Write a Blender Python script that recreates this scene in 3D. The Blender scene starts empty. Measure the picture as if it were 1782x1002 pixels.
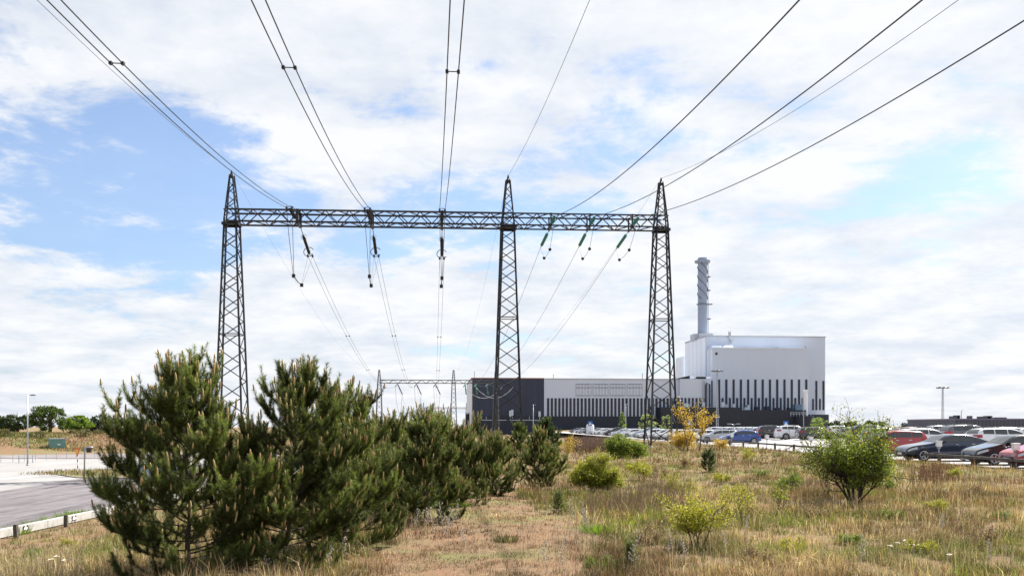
import bpy, bmesh, math, random
import numpy as np
from mathutils import Vector, Matrix, Quaternion

random.seed(7)
RNG = np.random.default_rng(11)
R = math.radians
scene = bpy.context.scene
COL = scene.collection

# ------------------------------------------------------------------ camera
CAMZ, FPX, HOR, CX = 1.85, 1600.0, 742.0, 891.0      # eye height, focal length and horizon as measured on the photo
cam_d = bpy.data.cameras.new('camera')
cam_d.sensor_width = 36.0
cam_d.lens = 36.0 * FPX / 1782.0
cam_d.shift_y = (HOR - 501.0) / 1782.0
cam_d.clip_start = 0.1
cam_d.clip_end = 20000
cam = bpy.data.objects.new('camera', cam_d)
COL.objects.link(cam)
cam.location = (0, 0, CAMZ)
cam.rotation_euler = (R(90), 0, 0)
scene.camera = cam

# ------------------------------------------------------------------ sky, sun, exposure
SUN_AZ, SUN_EL = R(48), R(50)         # to the right of the view direction, above the horizon
world = bpy.data.worlds.new('World')
scene.world = world
world.use_nodes = True
wn, wl = world.node_tree.nodes, world.node_tree.links
wn.clear()
def N(t, **k):
    n = wn.new(t)
    for a, b in k.items():
        setattr(n, a, b)
    return n
def wmath(op, a, b=None, clamp=False):
    n = N('ShaderNodeMath', operation=op, use_clamp=clamp)
    for i, v in enumerate((a, b)):
        if v is None: continue
        if isinstance(v, (int, float)): n.inputs[i].default_value = v
        else: wl.new(v, n.inputs[i])
    return n.outputs[0]
sky = N('ShaderNodeTexSky', sky_type='NISHITA', sun_disc=False, sun_elevation=SUN_EL, sun_rotation=SUN_AZ,
        air_density=1.0, dust_density=1.2, ozone_density=1.4)
tc = N('ShaderNodeTexCoord')
sep = N('ShaderNodeSeparateXYZ'); wl.new(tc.outputs['Generated'], sep.inputs[0])
zc = wmath('MAXIMUM', sep.outputs[2], 0.0)
den = wmath('ADD', zc, 0.16)
cmb = N('ShaderNodeCombineXYZ')
wl.new(wmath('DIVIDE', sep.outputs[0], den), cmb.inputs[0])
wl.new(wmath('DIVIDE', sep.outputs[1], den), cmb.inputs[1])
SKY_OFF = (31.1379, 8.2784, -4.4029)
mp = N('ShaderNodeMapping'); wl.new(cmb.outputs[0], mp.inputs[0]); mp.inputs['Location'].default_value = SKY_OFF
def noise(scale, detail, rough, dist=0.0, off=0.0):
    n = N('ShaderNodeTexNoise', noise_dimensions='3D')
    m = N('ShaderNodeMapping'); wl.new(mp.outputs[0], m.inputs[0]); m.inputs['Location'].default_value = (off, off*0.7, off)
    wl.new(m.outputs[0], n.inputs['Vector'])
    n.inputs['Scale'].default_value = scale; n.inputs['Detail'].default_value = detail
    n.inputs['Roughness'].default_value = rough; n.inputs['Distortion'].default_value = dist
    return n.outputs[0]
big = noise(0.55, 2, 0.5, 0.3)
mid = noise(2.9, 12, 0.63, 0.15, 5.0)
cover = wmath('ADD', wmath('MULTIPLY', big, 0.85), wmath('MULTIPLY', mid, 0.80))
haze_h = wmath('MULTIPLY', wmath('POWER', wmath('SUBTRACT', 1.0, zc, True), 9.0), 0.22)   # thicker cloud seen edge-on low down
cover = wmath('ADD', cover, haze_h)
cr = N('ShaderNodeMapRange', interpolation_type='SMOOTHSTEP'); wl.new(cover, cr.inputs[0])
cr.inputs[1].default_value = 0.69; cr.inputs[2].default_value = 0.84
cloud_fac = wmath('ADD', wmath('MULTIPLY', cr.outputs[0], 0.83), 0.14)     # a thin veil even where it is blue
shade = wmath('ADD', wmath('MULTIPLY', noise(3.4, 9, 0.62, 0.1, 13.0), .6), wmath('MULTIPLY', mid, .4))
shr = N('ShaderNodeMapRange'); wl.new(shade, shr.inputs[0])
shr.inputs[1].default_value = 0.40; shr.inputs[2].default_value = 0.58
ccol = N('ShaderNodeMix', data_type='RGBA'); wl.new(shr.outputs[0], ccol.inputs['Factor'])
ccol.inputs['A'].default_value = (4.6, 4.9, 5.4, 1); ccol.inputs['B'].default_value = (5.9, 5.98, 6.1, 1)
skyg = N('ShaderNodeMix', data_type='RGBA', blend_type='MULTIPLY'); skyg.inputs['Factor'].default_value = 1.0
wl.new(sky.outputs[0], skyg.inputs['A']); skyg.inputs['B'].default_value = (0.82, 0.92, 1.06, 1)
cmix = N('ShaderNodeMix', data_type='RGBA'); wl.new(cloud_fac, cmix.inputs['Factor'])
wl.new(skyg.outputs['Result'], cmix.inputs['A']); wl.new(ccol.outputs['Result'], cmix.inputs['B'])
bg = N('ShaderNodeBackground'); wl.new(cmix.outputs['Result'], bg.inputs[0]); bg.inputs[1].default_value = 0.055
wo = N('ShaderNodeOutputWorld'); wl.new(bg.outputs[0], wo.inputs[0])

sun_d = bpy.data.lights.new('sun', 'SUN')
sun_d.energy = 4.4; sun_d.angle = R(0.6); sun_d.color = (1.0, 0.95, 0.87)
sun = bpy.data.objects.new('sun', sun_d); COL.objects.link(sun)
sdir = Vector((math.sin(SUN_AZ)*math.cos(SUN_EL), math.cos(SUN_AZ)*math.cos(SUN_EL), math.sin(SUN_EL)))
sun.rotation_euler = sdir.to_track_quat('Z', 'Y').to_euler()
sun.location = sdir * 100

vs = scene.view_settings
vs.view_transform = 'Standard'; vs.look = 'None'; vs.gamma = 1.0; vs.use_curve_mapping = False
vs.exposure = 1.62
scene.render.engine = 'CYCLES'
scene.cycles.use_denoising = True
scene.cycles.max_bounces = 6; scene.cycles.diffuse_bounces = 3; scene.cycles.transparent_max_bounces = 6
scene.cycles.caustics_reflective = False; scene.cycles.caustics_refractive = False

# ------------------------------------------------------------------ helpers
def at(px, py, D):
    """world point seen at a photo pixel at a given distance along the view axis"""
    return Vector(((px-CX)*D/FPX, D, CAMZ + (HOR-py)*D/FPX))

def tag(o, label=None, cat=None, group=None, kind=None):
    if label: o['label'] = label
    if cat: o['category'] = cat
    if group: o['group'] = group
    if kind: o['kind'] = kind
    return o

def empty(name, loc=(0, 0, 0), rz=0.0, parent=None):
    o = bpy.data.objects.new(name, None); COL.objects.link(o)
    o.location = loc; o.rotation_euler = (0, 0, rz); o.empty_display_size = 0.2
    if parent: o.parent = parent
    return o

class MB:
    def __init__(s): s.v, s.f = [], []
    def add(s, vs, fs):
        b = len(s.v); s.v += [tuple(p) for p in vs]; s.f += [tuple(i+b for i in f) for f in fs]; return s
    def box(s, c, d, M=None):
        x, y, z = d[0]/2, d[1]/2, d[2]/2
        vs = [Vector((sx*x, sy*y, sz*z)) for sz in (-1, 1) for sx, sy in ((-1, -1), (1, -1), (1, 1), (-1, 1))]
        if M is not None: vs = [M @ p for p in vs]
        c = Vector(c)
        return s.add([p+c for p in vs], [(3, 2, 1, 0), (4, 5, 6, 7), (0, 1, 5, 4), (1, 2, 6, 5), (2, 3, 7, 6), (3, 0, 4, 7)])
    def span(s, a, b):
        return s.box([(a[i]+b[i])/2 for i in range(3)], [abs(b[i]-a[i]) for i in range(3)])
    def bar(s, p, q, w, h=None):
        p, q = Vector(p), Vector(q); d = q-p
        if d.length < 1e-6: return s
        M = d.to_track_quat('Z', 'Y').to_matrix()
        return s.box((p+q)/2, (w, h or w, d.length), M)
    def tube(s, pts, r, n=6, cap=True):
        pts = [Vector(p) for p in pts]; rs = r if isinstance(r, (list, tuple)) else [r]*len(pts)
        rings, up = [], None
        for i, p in enumerate(pts):
            t = (pts[min(i+1, len(pts)-1)]-pts[max(i-1, 0)]).normalized()
            if up is None: up = t.orthogonal().normalized()
            up = (up - t*up.dot(t)); up = up.normalized() if up.length > 1e-5 else t.orthogonal().normalized()
            sd = t.cross(up)
            rings.append([p + (up*math.cos(2*math.pi*k/n) + sd*math.sin(2*math.pi*k/n))*rs[i] for k in range(n)])
        fs = [(i*n+k, i*n+(k+1) % n, (i+1)*n+(k+1) % n, (i+1)*n+k) for i in range(len(pts)-1) for k in range(n)]
        if cap: fs += [tuple(reversed(range(n))), tuple(range((len(pts)-1)*n, len(pts)*n))]
        return s.add([p for g in rings for p in g], fs)
    def lathe(s, prof, n=16, M=None, c=(0, 0, 0)):
        vs = [Vector((r*math.cos(2*math.pi*k/n), r*math.sin(2*math.pi*k/n), z)) for r, z in prof for k in range(n)]
        if M is not None: vs = [M @ p for p in vs]
        c = Vector(c)
        fs = [(i*n+k, i*n+(k+1) % n, (i+1)*n+(k+1) % n, (i+1)*n+k) for i in range(len(prof)-1) for k in range(n)]
        fs += [tuple(reversed(range(n))), tuple(range((len(prof)-1)*n, len(prof)*n))]
        return s.add([p+c for p in vs], fs)
    def prism(s, poly, axis, a, b):
        """poly: 2D points; axis: the extrusion axis 0/1/2"""
        def mk(u, v, w): return [(w, u, v), (u, w, v), (u, v, w)][axis]
        n = len(poly)
        vs = [mk(u, v, a) for u, v in poly] + [mk(u, v, b) for u, v in poly]
        return s.add(vs, [tuple(reversed(range(n))), tuple(range(n, 2*n))] + [(i, (i+1) % n, n+(i+1) % n, n+i) for i in range(n)])
    def mesh(s, name, smooth=False):
        me = bpy.data.meshes.new(name); me.from_pydata(s.v, [], s.f)
        bm = bmesh.new(); bm.from_mesh(me); bmesh.ops.recalc_face_normals(bm, faces=bm.faces); bm.to_mesh(me); bm.free()
        if smooth: me.polygons.foreach_set('use_smooth', [True]*len(me.polygons))
        return me
    def build(s, name, mat, parent=None, loc=None, smooth=False):
        me = s.mesh(name, smooth)
        if mat: me.materials.append(mat)
        o = bpy.data.objects.new(name, me); COL.objects.link(o)
        if parent: o.parent = parent
        if loc is not None: o.location = loc
        return o

def inst(name, me, parent=None, M=None):
    o = bpy.data.objects.new(name, me); COL.objects.link(o)
    if parent: o.parent = parent
    if M is not None: o.matrix_local = M
    return o

def copy_tree(o, parent=None):
    c = o.copy(); COL.objects.link(c); c.parent = parent
    for ch in list(KIDS.get(o.name, ())):
        copy_tree(ch, c)
    return c
KIDS = {}
def index_kids():
    KIDS.clear()
    for o in bpy.data.objects:
        if o.parent: KIDS.setdefault(o.parent.name, []).append(o)

def raw_mesh(name, co, tris=None, quads=None, colors=None, mat=None, smooth=False):
    """fast mesh from numpy arrays; colors per vertex (n,3)"""
    me = bpy.data.meshes.new(name)
    co = np.asarray(co, np.float32)
    me.vertices.add(len(co)); me.vertices.foreach_set('co', co.ravel())
    idx, tot = [], []
    if quads is not None and len(quads): idx.append(np.asarray(quads, np.int32).ravel()); tot.append(np.full(len(quads), 4, np.int32))
    if tris is not None and len(tris): idx.append(np.asarray(tris, np.int32).ravel()); tot.append(np.full(len(tris), 3, np.int32))
    idx = np.concatenate(idx); tot = np.concatenate(tot)
    start = np.concatenate(([0], np.cumsum(tot)[:-1])).astype(np.int32)
    me.loops.add(len(idx)); me.loops.foreach_set('vertex_index', idx)
    me.polygons.add(len(tot)); me.polygons.foreach_set('loop_start', start); me.polygons.foreach_set('loop_total', tot)
    if smooth: me.polygons.foreach_set('use_smooth', np.ones(len(tot), bool))
    if colors is not None:
        a = me.color_attributes.new('Col', 'FLOAT_COLOR', 'POINT')
        c4 = np.ones((len(co), 4), np.float32); c4[:, :3] = colors
        a.data.foreach_set('color', c4.ravel())
    me.update(calc_edges=True); me.validate()
    if mat: me.materials.append(mat)
    return me

def vnoise(x, y, seed=0):
    """value noise in 0..1, vectorised"""
    x, y = np.asarray(x, float), np.asarray(y, float)
    xi, yi = np.floor(x).astype(np.int64), np.floor(y).astype(np.int64)
    xf, yf = x-xi, y-yi
    u, v = xf*xf*(3-2*xf), yf*yf*(3-2*yf)
    def h(a, b):
        n = (a*374761393 + b*668265263 + seed*1442695041) & 0x7fffffff
        n = ((n ^ (n >> 13))*1274126177) & 0x7fffffff
        return ((n ^ (n >> 16)) & 0xffff)/65535.0
    return (h(xi, yi)*(1-u)+h(xi+1, yi)*u)*(1-v) + (h(xi, yi+1)*(1-u)+h(xi+1, yi+1)*u)*v
def fbm(x, y, seed=0, o=3):
    t, a, w = 0, 1.0, 0
    for i in range(o):
        t = t + a*vnoise(np.asarray(x)*2**i, np.asarray(y)*2**i, seed+i*17); w += a; a *= .55
    return t/w
def sstep(a, b, x):
    t = np.clip((np.asarray(x, float)-a)/(b-a), 0, 1); return t*t*(3-2*t)

# ------------------------------------------------------------------ materials
MATS = {}
def mat(name, col, rough=0.6, metal=0.0, var=0.0, vscale=4.0, bump=0.0, bscale=30.0, col2=None, spec=0.5, coat=0.0, stretch=None, streak=0.0):
    if name in MATS: return MATS[name]
    m = bpy.data.materials.new(name); m.use_nodes = True
    nt = m.node_tree; b = nt.nodes['Principled BSDF']
    b.inputs['Base Color'].default_value = (*col, 1); b.inputs['Roughness'].default_value = rough
    b.inputs['Metallic'].default_value = metal; b.inputs['Specular IOR Level'].default_value = spec
    b.inputs['Coat Weight'].default_value = coat; b.inputs['Coat Roughness'].default_value = 0.04
    if var or col2 or bump:
        t = nt.nodes.new('ShaderNodeTexCoord'); src = t.outputs['Object']
        if stretch:
            mpn = nt.nodes.new('ShaderNodeMapping'); mpn.inputs['Scale'].default_value = stretch
            nt.links.new(src, mpn.inputs[0]); src = mpn.outputs[0]
        if var or col2:
            n = nt.nodes.new('ShaderNodeTexNoise'); n.inputs['Scale'].default_value = vscale; n.inputs['Detail'].default_value = 6; n.inputs['Roughness'].default_value = .65
            nt.links.new(src, n.inputs['Vector'])
            rp = nt.nodes.new('ShaderNodeMapRange'); rp.inputs[1].default_value = .35; rp.inputs[2].default_value = .65
            nt.links.new(n.outputs[0], rp.inputs[0])
            mx = nt.nodes.new('ShaderNodeMix'); mx.data_type = 'RGBA'
            c2 = col2 or tuple(c*(1-var) for c in col)
            mx.inputs['A'].default_value = (*col, 1); mx.inputs['B'].default_value = (*c2, 1)
            nt.links.new(rp.outputs[0], mx.inputs['Factor']); nt.links.new(mx.outputs['Result'], b.inputs['Base Color'])
        if bump:
            n2 = nt.nodes.new('ShaderNodeTexNoise'); n2.inputs['Scale'].default_value = bscale; n2.inputs['Detail'].default_value = 5
            nt.links.new(src, n2.inputs['Vector'])
            bp = nt.nodes.new('ShaderNodeBump'); bp.inputs['Strength'].default_value = bump; bp.inputs['Distance'].default_value = .03
            nt.links.new(n2.outputs[0], bp.inputs['Height']); nt.links.new(bp.outputs[0], b.inputs['Normal'])
    MATS[name] = m
    return m

def leaf_mat(name, trans=0.35, rough=0.6, gain=1.0):
    """foliage: colour comes from the leaf's own attribute, part of the light passes through"""
    if name in MATS: return MATS[name]
    m = bpy.data.materials.new(name); m.use_nodes = True; nt = m.node_tree; nt.nodes.clear()
    a = nt.nodes.new('ShaderNodeAttribute'); a.attribute_name = 'Col'
    d = nt.nodes.new('ShaderNodeBsdfPrincipled'); d.inputs['Roughness'].default_value = rough; d.inputs['Specular IOR Level'].default_value = .3
    t = nt.nodes.new('ShaderNodeBsdfTranslucent'); mx = nt.nodes.new('ShaderNodeMixShader'); mx.inputs[0].default_value = trans
    g = nt.nodes.new('ShaderNodeMix'); g.data_type = 'RGBA'; g.blend_type = 'MULTIPLY'; g.inputs['Factor'].default_value = 1
    g.inputs['B'].default_value = (1.25*gain, 1.2*gain, .75*gain, 1)
    nt.links.new(a.outputs['Color'], d.inputs['Base Color']); nt.links.new(a.outputs['Color'], g.inputs['A'])
    nt.links.new(g.outputs['Result'], t.inputs['Color'])
    nt.links.new(d.outputs[0], mx.inputs[1]); nt.links.new(t.outputs[0], mx.inputs[2])
    o = nt.nodes.new('ShaderNodeOutputMaterial'); nt.links.new(mx.outputs[0], o.inputs[0])
    MATS[name] = m
    return m

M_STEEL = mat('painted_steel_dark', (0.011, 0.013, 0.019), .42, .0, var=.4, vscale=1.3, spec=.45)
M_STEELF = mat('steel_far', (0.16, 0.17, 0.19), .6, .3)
M_STEELB = mat('gantry_steel_weathered', (0.008, 0.009, 0.013), .5, .0, var=.4, vscale=2)
M_POLE = mat('galvanised_pole', (0.38, 0.40, 0.44), .45, .6, var=.2, vscale=6)
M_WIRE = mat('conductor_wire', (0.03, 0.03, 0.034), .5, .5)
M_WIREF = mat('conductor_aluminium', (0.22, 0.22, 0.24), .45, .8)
M_RUBBER = mat('composite_insulator', (0.012, 0.010, 0.015), .55)
M_GLASSG = mat('green_glass_insulator', (0.01, 0.20, 0.15), .12, 0, spec=.8)
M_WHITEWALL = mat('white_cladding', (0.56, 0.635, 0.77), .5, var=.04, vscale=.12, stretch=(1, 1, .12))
M_WHITESIDE = mat('paler_white', (0.78, 0.82, 0.88), .5, var=.05, vscale=.1)  # paler white than the front walls, for side walls and trim
M_DARKWALL = mat('navy_cladding', (0.028, 0.042, 0.080), .6, var=.25, vscale=.12, stretch=(1, 1, .3))
M_DARKBASE = mat('dark_base_cladding', (0.018, 0.025, 0.045), .65, var=.3, vscale=.2)
M_STRIPE = mat('dark_stripe', (0.014, 0.021, 0.045), .5)
M_COPING = mat('red_coping', (0.30, 0.12, 0.10), .6)
M_ROOF = mat('roof_grey', (0.42, 0.45, 0.50), .6)
M_CHIM = mat('chimney_grey', (0.29, 0.35, 0.46), .55, var=.12, vscale=.15)
M_PIPE = mat('pale_equipment', (0.50, 0.58, 0.66), .45, .3)
M_ASPH = mat('asphalt_worn', (0.155, 0.138, 0.145), .9, col2=(0.066, 0.058, 0.066), vscale=.55, bump=.25, bscale=25, stretch=(2.2, .35, 1))
M_ASPHL = mat('asphalt_pale', (0.25, 0.243, 0.24), .9, col2=(0.19, 0.183, 0.183), vscale=.25, bump=.2, bscale=25)
M_LOT = mat('car_park_gravel_asphalt', (0.30, 0.295, 0.30), .9, col2=(0.22, 0.215, 0.22), vscale=.25, bump=.2, bscale=20)
M_GRAVEL = mat('gravel', (0.19, 0.17, 0.175), .95, col2=(0.13, 0.115, 0.12), vscale=.5, bump=.5, bscale=12)
M_CONC = mat('concrete_edge', (0.38, 0.37, 0.35), .85, var=.25, vscale=3, bump=.2, bscale=30)
M_WOOD = mat('weathered_wood', (0.085, 0.068, 0.055), .85, var=.5, vscale=5, stretch=(1, 1, 6), bump=.3, bscale=20)
M_WOODG = mat('grey_wood_rail', (0.14, 0.125, 0.115), .85, var=.55, vscale=7, bump=.3, bscale=20)
M_PAINTW = mat('road_paint_white', (0.72, 0.72, 0.70), .8, var=.2, vscale=5)
M_BARK = mat('pine_bark', (0.085, 0.060, 0.045), .9, var=.4, vscale=15, bump=.4, bscale=60)
M_TWIG = mat('twig_bark', (0.045, 0.034, 0.028), .9)
M_TWIGR = mat('reddish_twig_bark', (0.10, 0.055, 0.045), .9)
M_CANDLE = mat('pine_candle', (0.40, 0.22, 0.12), .7, col2=(0.34, 0.30, 0.10), vscale=6)
M_NEEDLE = leaf_mat('pine_needles', .34, .5)
M_LEAF = leaf_mat('broad_leaves', .45, .5)
M_GRASS = leaf_mat('grass_blades', .25, .8)
M_STALK = mat('pale_dry_stalk', (0.50, 0.455, 0.40), .9, var=.3, vscale=20)
M_WHITE = mat('white_plastic', (0.75, 0.76, 0.78), .4)
M_GREENBOX = mat('green_painted_steel', (0.15, 0.32, 0.30), .5, var=.15, vscale=2)
M_BLACK = mat('black_plastic', (0.012, 0.012, 0.014), .5)
M_BLUE = mat('blue_sign', (0.015, 0.12, 0.42), .4)
M_YELLOW = mat('yellow_sign', (0.80, 0.38, 0.01), .4)
M_REDS = mat('red_sign_border', (0.62, 0.06, 0.02), .4)
M_FLOOD = mat('lamp_housing', (0.10, 0.10, 0.11), .5, .3)

# ------------------------------------------------------------------ terrain
ZROAD = -2.30
def lot_z(x):
    return 0.05*np.clip(np.asarray(x, float)-26.5, 0, 6)
def T(x, y):
    x, y = np.asarray(x, float), np.asarray(y, float)
    bump = .16*(fbm(x*.22, y*.22, 3)-.5) + .09*(fbm(x*.9, y*.9, 5)-.5)
    left = sstep(-4.0, -17.0, x)*sstep(-40, 0, y)
    far = sstep(105, 190, y)*sstep(20.0, 9.0, x)
    drop = np.maximum(left, far)
    z = (ZROAD-.06)*drop + bump*(1-sstep(-12, -17.5, x))*(1-sstep(19.2, 20.8, x))
    # raised car park
    z = z + sstep(20.6, 21.4, x)*sstep(25, 34, y)*(lot_z(x)-.05)*(1-drop)
    # long grassy bank beyond the gravel
    ridge = sstep(150, 168, y)*(1-sstep(190, 230, y))*sstep(-30, -44, x)
    lobe = .75+.5*fbm(x*.05, y*.03, 9)
    z = z + 2.55*ridge*lobe + .35*ridge*(fbm(x*.3, y*.3, 21)-.5)
    lobe2 = np.exp(-((x+84)/13)**2-((y-150)/8)**2)
    z = z + 2.6*lobe2
    return z
def Tz(x, y): return float(T(np.array([x]), np.array([y]))[0])

# ------------------------------------------------------------------ ground, roads
def ground():
    def axis(parts):
        a = np.concatenate([np.arange(s, e, st) for s, e, st in parts]); return np.unique(np.round(a, 4))
    xs = axis([(-6000, -400, 700), (-400, -120, 20), (-120, -46, 3), (-46, 26, .6), (26, 60, 3), (60, 400, 20), (400, 6001, 700)])
    ys = axis([(-600, -20, 60), (-20, 4, 2), (4, 40, .45), (40, 110, 1.0), (110, 240, 3), (240, 700, 20), (700, 9001, 800)])
    X, Y = np.meshgrid(xs, ys)
    Z = T(X, Y)
    co = np.stack([X.ravel(), Y.ravel(), Z.ravel()], 1)
    nx, ny = len(xs), len(ys)
    i = (np.arange(ny-1)[:, None]*nx + np.arange(nx-1)[None, :]).ravel()
    q = np.stack([i, i+1, i+1+nx, i+nx], 1)
    m = bpy.data.materials.new('dry_meadow_soil'); m.use_nodes = True; nt = m.node_tree; b = nt.nodes['Principled BSDF']
    b.inputs['Roughness'].default_value = .95; b.inputs['Specular IOR Level'].default_value = .1
    t = nt.nodes.new('ShaderNodeTexCoord')
    def nz(s, d=6, r=.6):
        n = nt.nodes.new('ShaderNodeTexNoise'); n.inputs['Scale'].default_value = s; n.inputs['Detail'].default_value = d; n.inputs['Roughness'].default_value = r
        nt.links.new(t.outputs['Object'], n.inputs['Vector']); return n.outputs[0]
    def rng(src, a, b_):
        r = nt.nodes.new('ShaderNodeMapRange'); r.inputs[1].default_value = a; r.inputs[2].default_value = b_; nt.links.new(src, r.inputs[0]); return r.outputs[0]
    def mix(f, A, B):
        x = nt.nodes.new('ShaderNodeMix'); x.data_type = 'RGBA'; nt.links.new(f, x.inputs['Factor'])
        for k, v in (('A', A), ('B', B)):
            if isinstance(v, tuple): x.inputs[k].default_value = (*v, 1)
            else: nt.links.new(v, x.inputs[k])
        return x.outputs['Result']
    straw = mix(rng(nz(9, 8, .7), .35, .65), (0.22, 0.155, 0.09), (0.10, 0.068, 0.042))
    red = mix(rng(nz(.6), .45, .62), straw, (0.19, 0.115, 0.07))
    grn = mix(rng(nz(.35), .50, .62), red, (0.135, 0.135, 0.055))
    nt.links.new(grn, b.inputs['Base Color'])
    bp = nt.nodes.new('ShaderNodeBump'); bp.inputs['Strength'].default_value = .7; bp.inputs['Distance'].default_value = .05
    nt.links.new(nz(22, 6, .7), bp.inputs['Height']); nt.links.new(bp.outputs[0], b.inputs['Normal'])
    me = raw_mesh('ground', co, quads=q, mat=m, smooth=True)
    o = inst('ground', me); tag(o, 'dry grassy heath ground sloping down to the road', 'ground', kind='structure')
ground()

def sheet(name, poly, z, m, jitter=0.0, label=None, cat='road', kind='structure', step=1.5, zf=None):
    """flat polygon with slightly uneven edges"""
    pts = []
    n = len(poly)
    for i in range(n):
        a, b = Vector(poly[i]), Vector(poly[(i+1) % n]); L = (b-a).length; k = max(1, int(L/step)) if jitter else 1
        for j in range(k):
            p = a.lerp(b, j/k)
            if jitter and j: p = p + Vector((random.uniform(-jitter, jitter), random.uniform(-jitter, jitter)))
            pts.append(p)
    mb = MB(); mb.add([(p.x, p.y, z if zf is None else zf(p.x, p.y)) for p in pts], [tuple(range(len(pts)))])
    o = mb.build(name, m); tag(o, label, cat, kind=kind); return o

sheet('gravel_yard', [(-170, 124), (-34, 121), (-22, 121), (-22, 156), (-170, 158)], ZROAD-.012, M_GRAVEL, .5, 'grey gravel yard below the grassy bank', 'gravel yard')
sheet('road', [(-160, 40), (-33, 40), (-33, 119), (-60, 119.5), (-160, 121)], ZROAD-.008, M_ASPHL, .15, 'pale asphalt road with dashed white line', 'road')
sheet('asphalt_apron', [(-19.6, -10), (-19.2, 130), (-33.8, 130), (-35, 76), (-33.0, 59), (-34.5, 48), (-50, 30), (-50, -10)], ZROAD-.003, M_ASPH, .12, 'dark worn asphalt apron inside the concrete edge', 'road')
sheet('traffic_island', [(-42.5, 83.5), (-35.2, 74.5), (-30, 74), (-24, 80), (-24, 90), (-34, 91), (-41, 86)], ZROAD+.05,
      mat('island_soil', (0.17, 0.13, 0.08), .95, col2=(0.10, 0.11, 0.045), vscale=.8, bump=.6, bscale=10), .15, 'low grassy traffic island round the give-way sign', 'traffic island')
for i in range(8):
    x = -52.5+i*1.25
    a = at(0+i*8.2, 833.5-i*.75, 4.15*FPX/(91.5-i*.75))
    mb = MB().box((0, 0, 0), (.75, .5, .004)); o = mb.build('road_dash', M_PAINTW, loc=(a.x, a.y, ZROAD+.006)); o['kind'] = 'structure'
    tag(o, 'short white dash painted across the pale road', 'road marking', 'white dashes across the road')
# car park
lot_xs = [21.2, 24, 26.5, 29, 32.5, 45, 70, 130, 260]
mb = MB(); ys = [36, 60, 100, 160, 240, 330]
vs_, fs_ = [], []
for y in ys:
    for x in lot_xs:
        vs_.append((x - .032*(y-60) if x < 22 else x, y, float(lot_z(x))+.012))
nx = len(lot_xs)
for j in range(len(ys)-1):
    for i in range(nx-1): fs_.append((j*nx+i, j*nx+i+1, (j+1)*nx+i+1, (j+1)*nx+i))
mb.add(vs_, fs_)
tag(mb.build('car_park', M_LOT), 'pale car park surface behind the wooden rail', 'car park', kind='structure')

# concrete edge along the apron with its posts
def edge():
    t = empty('concrete_edge', (-19.3, 0, ZROAD-.01))
    tag(t, 'low pale concrete edge strip with white reflectors beside the apron', 'kerb')
    y = 14.0
    while y < 62:
        L = 3.96
        MB().box((0, y+L/2, .14), (.26, L, .3)).build('block', M_CONC, t)
        if y > 22:
            for dz in (0.0,):
                p = MB().box((.145, y+2.2, .16), (.03, .22, .12)).build('reflector', M_WHITE, t)
                for sx in (-1, 1):
                    for sz in (-1, 1): MB().box((.163, y+2.2+sx*.13, .16+sz*.08), (.02, .07, .06)).build('bolt_cap', M_BLACK, p)
        y += 4.0
edge()
for i, yy in enumerate((27.5, 31.2, 34.8, 38.6, 42.2, 46.0, 50.0)):
    x = -18.75 + .05*math.sin(i*3)
    z = Tz(x, yy)
    mb = MB().box((0, 0, .14), (.14, .15, .78)); mb.box((0, 0, .545), (.11, .12, .03))
    o = mb.build('edge_post', M_WOOD, loc=(x, yy, z-.05)); o.rotation_euler = (R(random.uniform(-3, 3)), R(random.uniform(-4, 4)), R(random.uniform(-8, 8)))
    tag(o, 'short dark wooden post standing in front of the concrete edge', 'post', 'wooden posts along the concrete edge')

# ------------------------------------------------------------------ lattice gantries
ANGLE = MB()
ANGLE.box((0, -.42, .5), (1, .16, 1)); ANGLE.box((-.42, .08, .5), (.16, .84, 1))
ME_ANGLE = ANGLE.mesh('angle_bar'); ME_ANGLE.materials.append(M_STEEL)
ME_ANGLEB = ME_ANGLE.copy(); ME_ANGLEB.materials[0] = M_STEELB
def member(name, p, q, size, parent, me=ME_ANGLE, roll=0.0):
    p, q = Vector(p), Vector(q); d = q-p
    Mx = Matrix.Translation(p) @ d.to_track_quat('Z', 'Y').to_matrix().to_4x4() @ Matrix.Rotation(roll, 4, 'Z') @ Matrix.Diagonal((size, size, d.length, 1))
    return inst(name, me, parent, Mx)

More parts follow.
